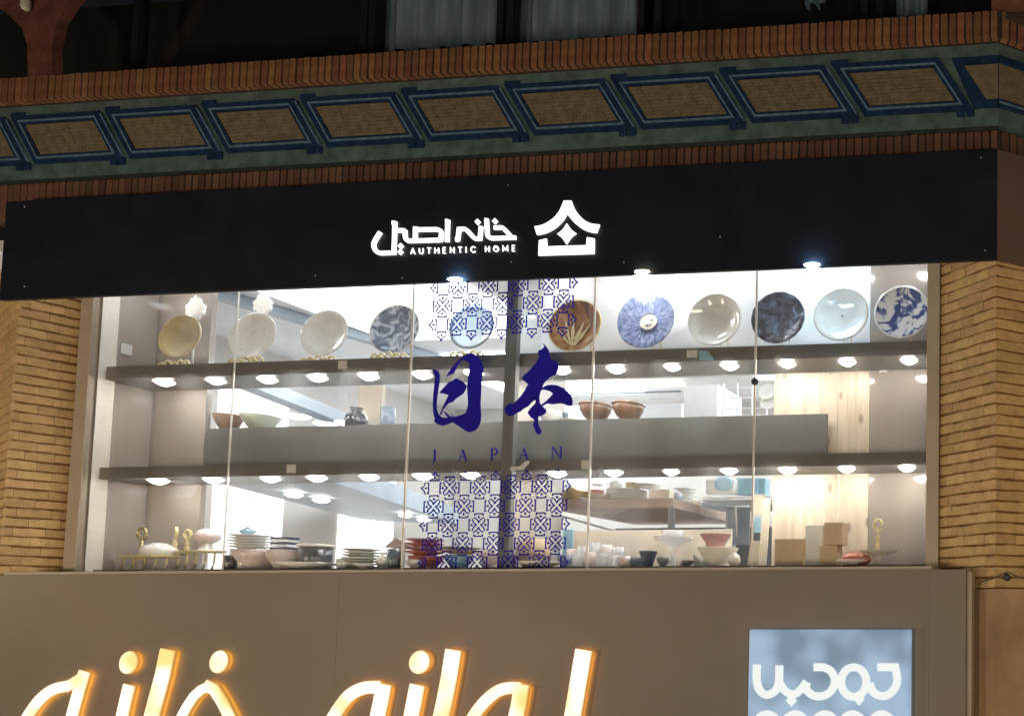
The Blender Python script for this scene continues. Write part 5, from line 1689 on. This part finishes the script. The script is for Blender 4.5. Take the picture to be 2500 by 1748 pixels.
# white counter with blue appliances at right of the lower bay
fbox('side_counter', 1710, 1884, 1210, 1222, 1.35, .5, 'white', 'white counter top carrying the light blue boxes', 'counter')
fbox('counter_apron', 1712, 1884, 1222.6, 1236, 1.4, .4, 'bluegrey', 'blue grey apron under the white counter', 'panel')
fbox('blue_case', 1720, 1792, 1166, 1206, 1.3, .2, 'china', 'white rounded case with a blue window on the white counter', 'appliance', bev=.02)
q = P(1766, 1180, 1.29)
me = lathe_me([(0, -.012), (.055, -.01), (.07, 0.0), (.07, .01)], 28)
me.transform(Matrix.Translation(q) @ Matrix.Rotation(-math.pi / 2, 4, 'X') @ Matrix.Scale(1.2, 4, (1, 0, 0)))
link('round_window', me, M['ltblue'], bpy.data.objects['blue_case'])
fbox('blue_box', 1798, 1850, 1166, 1208, 1.38, .2, 'ltblue', 'light blue box right of the white rounded case', 'box')
fbox('blue_box', 1851, 1868, 1166, 1208, 1.40, .1, 'ltblue', 'narrow light blue box with dark side at the end of the counter', 'box')
fbox('metal_rack', 1772, 1830, 1232, 1330, 1.6, .02, 'bluegrey', 'blue grey backing behind the hanging cards', 'panel')
rk2 = thing('tube_frame', 'pale tubular frame below the white counter', 'frame', P(1800, 1300, 1.3))
for pts in ([(1772, 1300), (1775, 1236), (1830, 1236)], [(1796, 1236), (1798, 1310)]):
    link('tube', tube_me([P(a, b, 1.3) for a, b in pts], .010, 8), M['rail'], rk2)
fbox('hanging_card', 1838, 1868, 1206, 1256, .62, .01, 'paper', 'blank cream card hanging left of the pine boards', 'card')
fbox('hanging_card', 1840, 1862, 1262, 1300, .66, .01, 'ltblue', 'pale blue card hanging below the cream card', 'card')

# ---------------------------------------------------------------- window decals
YD = -0.0055
def zoomD(p): return sc(p, 0.1742, 1020, 820)
kA = [(735, 238), (800, 262), (850, 300), (885, 340), (905, 400), (922, 460), (915, 520), (900, 600), (890, 720), (885, 860), (880, 960), (888, 1100), (885, 1190), (860, 1260), (820, 1315), (780, 1335), (720, 1352), (690, 1345), (600, 1285), (540, 1245), (490, 1210), (400, 1245), (340, 1262), (290, 1245), (225, 1200), (235, 1160), (215, 1080), (208, 950), (215, 820), (228, 700), (240, 570), (220, 530), (207, 480), (225, 462), (260, 482), (290, 500), (308, 550), (305, 640), (290, 750), (275, 850), (265, 950), (270, 1030), (290, 1090), (325, 1130), (350, 1145), (418, 1145), (350, 1046), (400, 1075), (450, 1120), (498, 1138), (440, 1075), (520, 1132), (600, 1108), (660, 1085), (690, 1030), (702, 960), (700, 880), (692, 800), (690, 700), (700, 600), (715, 480), (722, 385), (690, 360), (640, 340), (610, 350), (570, 400), (540, 450), (520, 500), (510, 525), (450, 545), (395, 572), (420, 530), (450, 480), (500, 415), (580, 330), (640, 290), (690, 252)]
kB = [(298, 800), (350, 740), (430, 650), (500, 625), (505, 590), (560, 600), (630, 640), (670, 680), (689, 705), (670, 760), (640, 810), (580, 850), (530, 885), (490, 930), (440, 940), (400, 980), (350, 1040), (330, 1105), (306, 1100), (340, 1010), (385, 920), (430, 830), (400, 820), (360, 808)]
kC = [(1742, 105), (1775, 118), (1815, 165), (1840, 215), (1852, 290), (1880, 345), (1930, 350), (1960, 380), (1975, 430), (1970, 500), (1930, 545), (1880, 565), (1840, 590), (1790, 640), (1760, 680), (1745, 725), (1800, 695), (1870, 682), (1950, 690), (2040, 730), (2110, 780), (2150, 840), (2172, 900), (2168, 950), (2160, 985), (2100, 975), (2050, 955), (2010, 945), (1950, 950), (1880, 960), (1820, 945), (1780, 965), (1745, 985), (1800, 1035), (1805, 1060), (1780, 1095), (1740, 1115), (1690, 1135), (1685, 1180), (1695, 1250), (1720, 1300), (1740, 1330), (1720, 1370), (1690, 1385), (1650, 1350), (1630, 1290), (1610, 1245), (1630, 1200), (1635, 1175), (1580, 1140), (1535, 1075), (1580, 1010), (1650, 940), (1648, 895), (1600, 930), (1550, 985), (1480, 1025), (1440, 1060), (1380, 1085), (1330, 1120), (1270, 1125), (1230, 1080), (1212, 1025), (1240, 975), (1290, 945), (1340, 945), (1400, 890), (1450, 830), (1500, 760), (1530, 700), (1548, 680), (1500, 640), (1452, 595), (1500, 535), (1550, 500), (1600, 440), (1660, 370), (1690, 310), (1705, 285), (1680, 240), (1690, 205), (1740, 185), (1775, 150)]
kH = [(1748, 748), (1800, 762), (1850, 775), (1895, 810), (1850, 860), (1790, 920), (1725, 965), (1705, 920), (1700, 870), (1715, 790)]
k1 = thing('character_decal', 'indigo brush written character "日" on the glass left of the central post', 'decal', P(1116, 970, YD), 'brush characters on the glass')
link('brush_stroke', outline_me([onp(zoomD(kA), YD)], YD, YD + .001), M['vinyl'], k1)
link('brush_stroke', outline_me([onp(zoomD(kB), YD)], YD - .0003, YD + .0006), M['vinyl'], k1)
k2 = thing('character_decal', 'indigo brush written character "本" on the glass right of the central post', 'decal', P(1316, 970, YD), 'brush characters on the glass')
link('brush_stroke', outline_me([onp(zoomD(kC), YD), onp(zoomD(kH), YD)], YD, YD + .001), M['vinyl'], k2)
for off, poly in ((0, [(1330, 930), (1400, 870), (1455, 812), (1460, 820), (1405, 884), (1336, 944)]), (1, [(1890, 958), (1950, 935), (2010, 915), (2012, 921), (1950, 946)])):
    pass
jp = thing('word_decal', 'indigo serif word "JAPAN" on the glass below the brush characters', 'decal', P(1215, 1115, YD))
def zj(p): return sc(p, 0.1994, 1010, 1080)
Aout = [(600, 78), (607, 78), (652, 205), (662, 224), (613, 226), (630, 213), (617, 180), (570, 182), (560, 212), (574, 222), (535, 229), (550, 212)]
Ahole = [(596, 112), (575, 168), (612, 166)]
lt = [('letter_j', [[(233, 88), (276, 86), (271, 96), (270, 190), (258, 235), (218, 281), (236, 240), (244, 200), (244, 98)]]),
      ('letter_a', [Aout, Ahole]),
      ('letter_p', [[(936, 70), (990, 66), (1025, 82), (1036, 112), (1017, 145), (985, 157), (965, 152), (966, 208), (977, 216), (930, 221), (944, 210), (946, 80)], [(966, 82), (990, 80), (1011, 100), (1008, 125), (990, 141), (966, 140)]]),
      ('letter_a', [[(x + 748, y - 17) for x, y in Aout], [(x + 748, y - 17) for x, y in Ahole]]),
      ('letter_n', [[(1688, 50), (1708, 50), (1792, 162), (1795, 62), (1780, 52), (1824, 48), (1812, 60), (1812, 200), (1804, 200), (1704, 82), (1700, 186), (1716, 198), (1682, 203), (1690, 188), (1697, 66)]])]
for nm, lps in lt:
    link(nm, outline_me([onp(zj(l_), YD) for l_ in lps], YD, YD + .001), M['vinyl'], jp)

# lattice of four armed flowers
U = 1.0
def arm(ang, cx, cz, s, k0):
    """V + diamond + bracket of one side, built pointing down then turned."""
    ca, sa = math.cos(ang), math.sin(ang)
    side = abs(sa) > 0.5
    if side:
        vv, br_, dc = [(0, -72), (62, -165), (152, -222), (238, -236)], (205, -305, -372), -268
    else:
        vv, br_, dc = [(0, -75), (30, -155), (105, -240), (205, -286)], (165, -355, -440), -308
    def T(p):
        x, z = p
        return (cx + (x * ca - z * sa) * s[0], cz + (x * sa + z * ca) * s[1])
    ms = []
    for k, pts in enumerate((cur(vv, 4), cur([(-x, z) for x, z in vv], 4), [(-br_[0], br_[1]), (-br_[0], br_[2]), (br_[0], br_[2]), (br_[0], br_[1])])):
        lp = [T(p) for p in stroke_loop(pts, 54)]
        yy = YD - .0002 * (k % 2) - .0001 * (k0 % 2)
        ms.append(outline_me([lp], yy, yy + .001))
    ms.append(outline_me([[T(p) for p in ((0, dc - 64), (56, dc), (0, dc + 64), (-56, dc))]], YD - .0003, YD + .0008))
    return ms
def lattice(name_label, p_first, px_dx, px_dy, full, arms, loc, s):
    t = thing('lattice_decal', name_label, 'decal', loc, 'lattice decals on the glass')
    c0 = P(*p_first, YD)
    DX = P(p_first[0] + px_dx[0], p_first[1] + px_dx[1], YD).x - c0.x
    DZ = px_dy
    protos = {}
    def put(nm, key, angs, cx, cz):
        if key not in protos:
            ms = []
            for k, a in enumerate(angs):
                ms += arm(a, 0, 0, s, k)
            protos[key] = join_me(ms)
            protos[key].materials.append(M['vinyl'])
        o = link(nm, protos[key], None, t)
        o.matrix_parent_inverse = Matrix.Identity(4)
        o.location = Vector((cx, 0, cz)) - Vector((t.location.x, t.location.y, t.location.z))
        o.location.y = -t.location.y
    for (i, j) in full:
        put('lattice_flower', 'f', (0, math.pi / 2, math.pi, -math.pi / 2), c0.x + i * DX, c0.z + j * DZ)
    for (i, j, a) in arms:
        put('lattice_edge', 'a%.2f' % a, (a,), c0.x + i * DX, c0.z + j * DZ)
    return t
H2 = math.pi / 2
c00 = P(1010 + 438 * .1994, 1080 + 556 * .1994, YD)
c04 = P(1010 + 1568 * .1994, 1080 + 534 * .1994, YD)
DXp = (c04.x - c00.x) / 3
r1z = P(1010 + 1172 * .1994, 1080 + 1000 * .1994, YD).z
r0z = P(1010 + 1186 * .1994, 1080 + 540 * .1994, YD).z
DZp = (r0z - r1z) / 2
sU = DXp / 1197 * 1.0
full = [(i, 0) for i in range(4)] + [(i - .5, -1) for i in range(5)] + [(i, -2) for i in range(4)] + [(i - .5, -3) for i in range(5)] + [(i, -4) for i in range(4)]
# angle 0 arm points down; pi up; +pi/2 right ; -pi/2 left
arms = [(i - .5, 1, 0.0) for i in range(5)] + [(-1, j, H2) for j in (0, -2, -4)] + [(4, j, -H2) for j in (0, -2, -4)] + [(i - .5, -5, math.pi) for i in range(5)]
lo_ = thing
t = None and lattice('lower indigo flower lattice on the glass under the word JAPAN', (1010 + 438 * .1994, 1080 + 556 * .1994), (0, 0), 0, [], [], P(1215, 1390, YD), sU)
def lattice2(label, c0, DX, DZ, full, arms, loc, s):
    t = thing('lattice_decal', label, 'decal', loc, 'lattice decals on the glass')
    protos = {}
    def put(nm, key, angs, cx, cz):
        if key not in protos:
            ms = []
            for k, a in enumerate(angs):
                ms += arm(a, 0, 0, s, k)
            protos[key] = join_me(ms)
            protos[key].materials.append(M['vinyl'])
        o = link(nm, protos[key], None, t)
        o.matrix_parent_inverse = Matrix.Identity(4)
        o.location = Vector((cx - t.location.x, -t.location.y, cz - t.location.z))
    for (i, j) in full:
        put('lattice_flower', 'f', (0, H2, math.pi, -H2), c0.x + i * DX, c0.z + j * DZ)
    for (i, j, a) in arms:
        put('lattice_edge', 'a%.2f' % a, (a,), c0.x + i * DX, c0.z + j * DZ)
lattice2('lower indigo flower lattice on the glass under the word JAPAN', c00, DXp, DZp, full, arms, P(1215, 1390, YD), (sU, DZp / 738))
# upper lattice: rows 0..2, row 0 cut by the fascia
u0 = P(1020 + 545 * .1742, 670 + 695 * .1742, YD)
u3 = P(1020 + 1818 * .1742, 670 + 650 * .1742, YD)
DXu = (u3.x - u0.x) / 3
r0 = P(1020 + 985 * .1742, 670 + 160 * .1742, YD).z
DZu = (r0 - P(1020 + 967 * .1742, 670 + 680 * .1742, YD).z) / 2
full = [(i, 0) for i in range(4)] + [(i - .5, 1) for i in range(5)] + [(i, 2) for i in range(4)]
arms = [(i - .5, -1, math.pi) for i in range(5)] + [(-1, j, H2) for j in (0, 2)] + [(4, j, -H2) for j in (0, 2)]
lattice2('upper indigo flower lattice on the glass just under the fascia', u0, DXu, DZu, full, arms, P(1215, 830, YD), (DXu / 1197, DZu / 738))
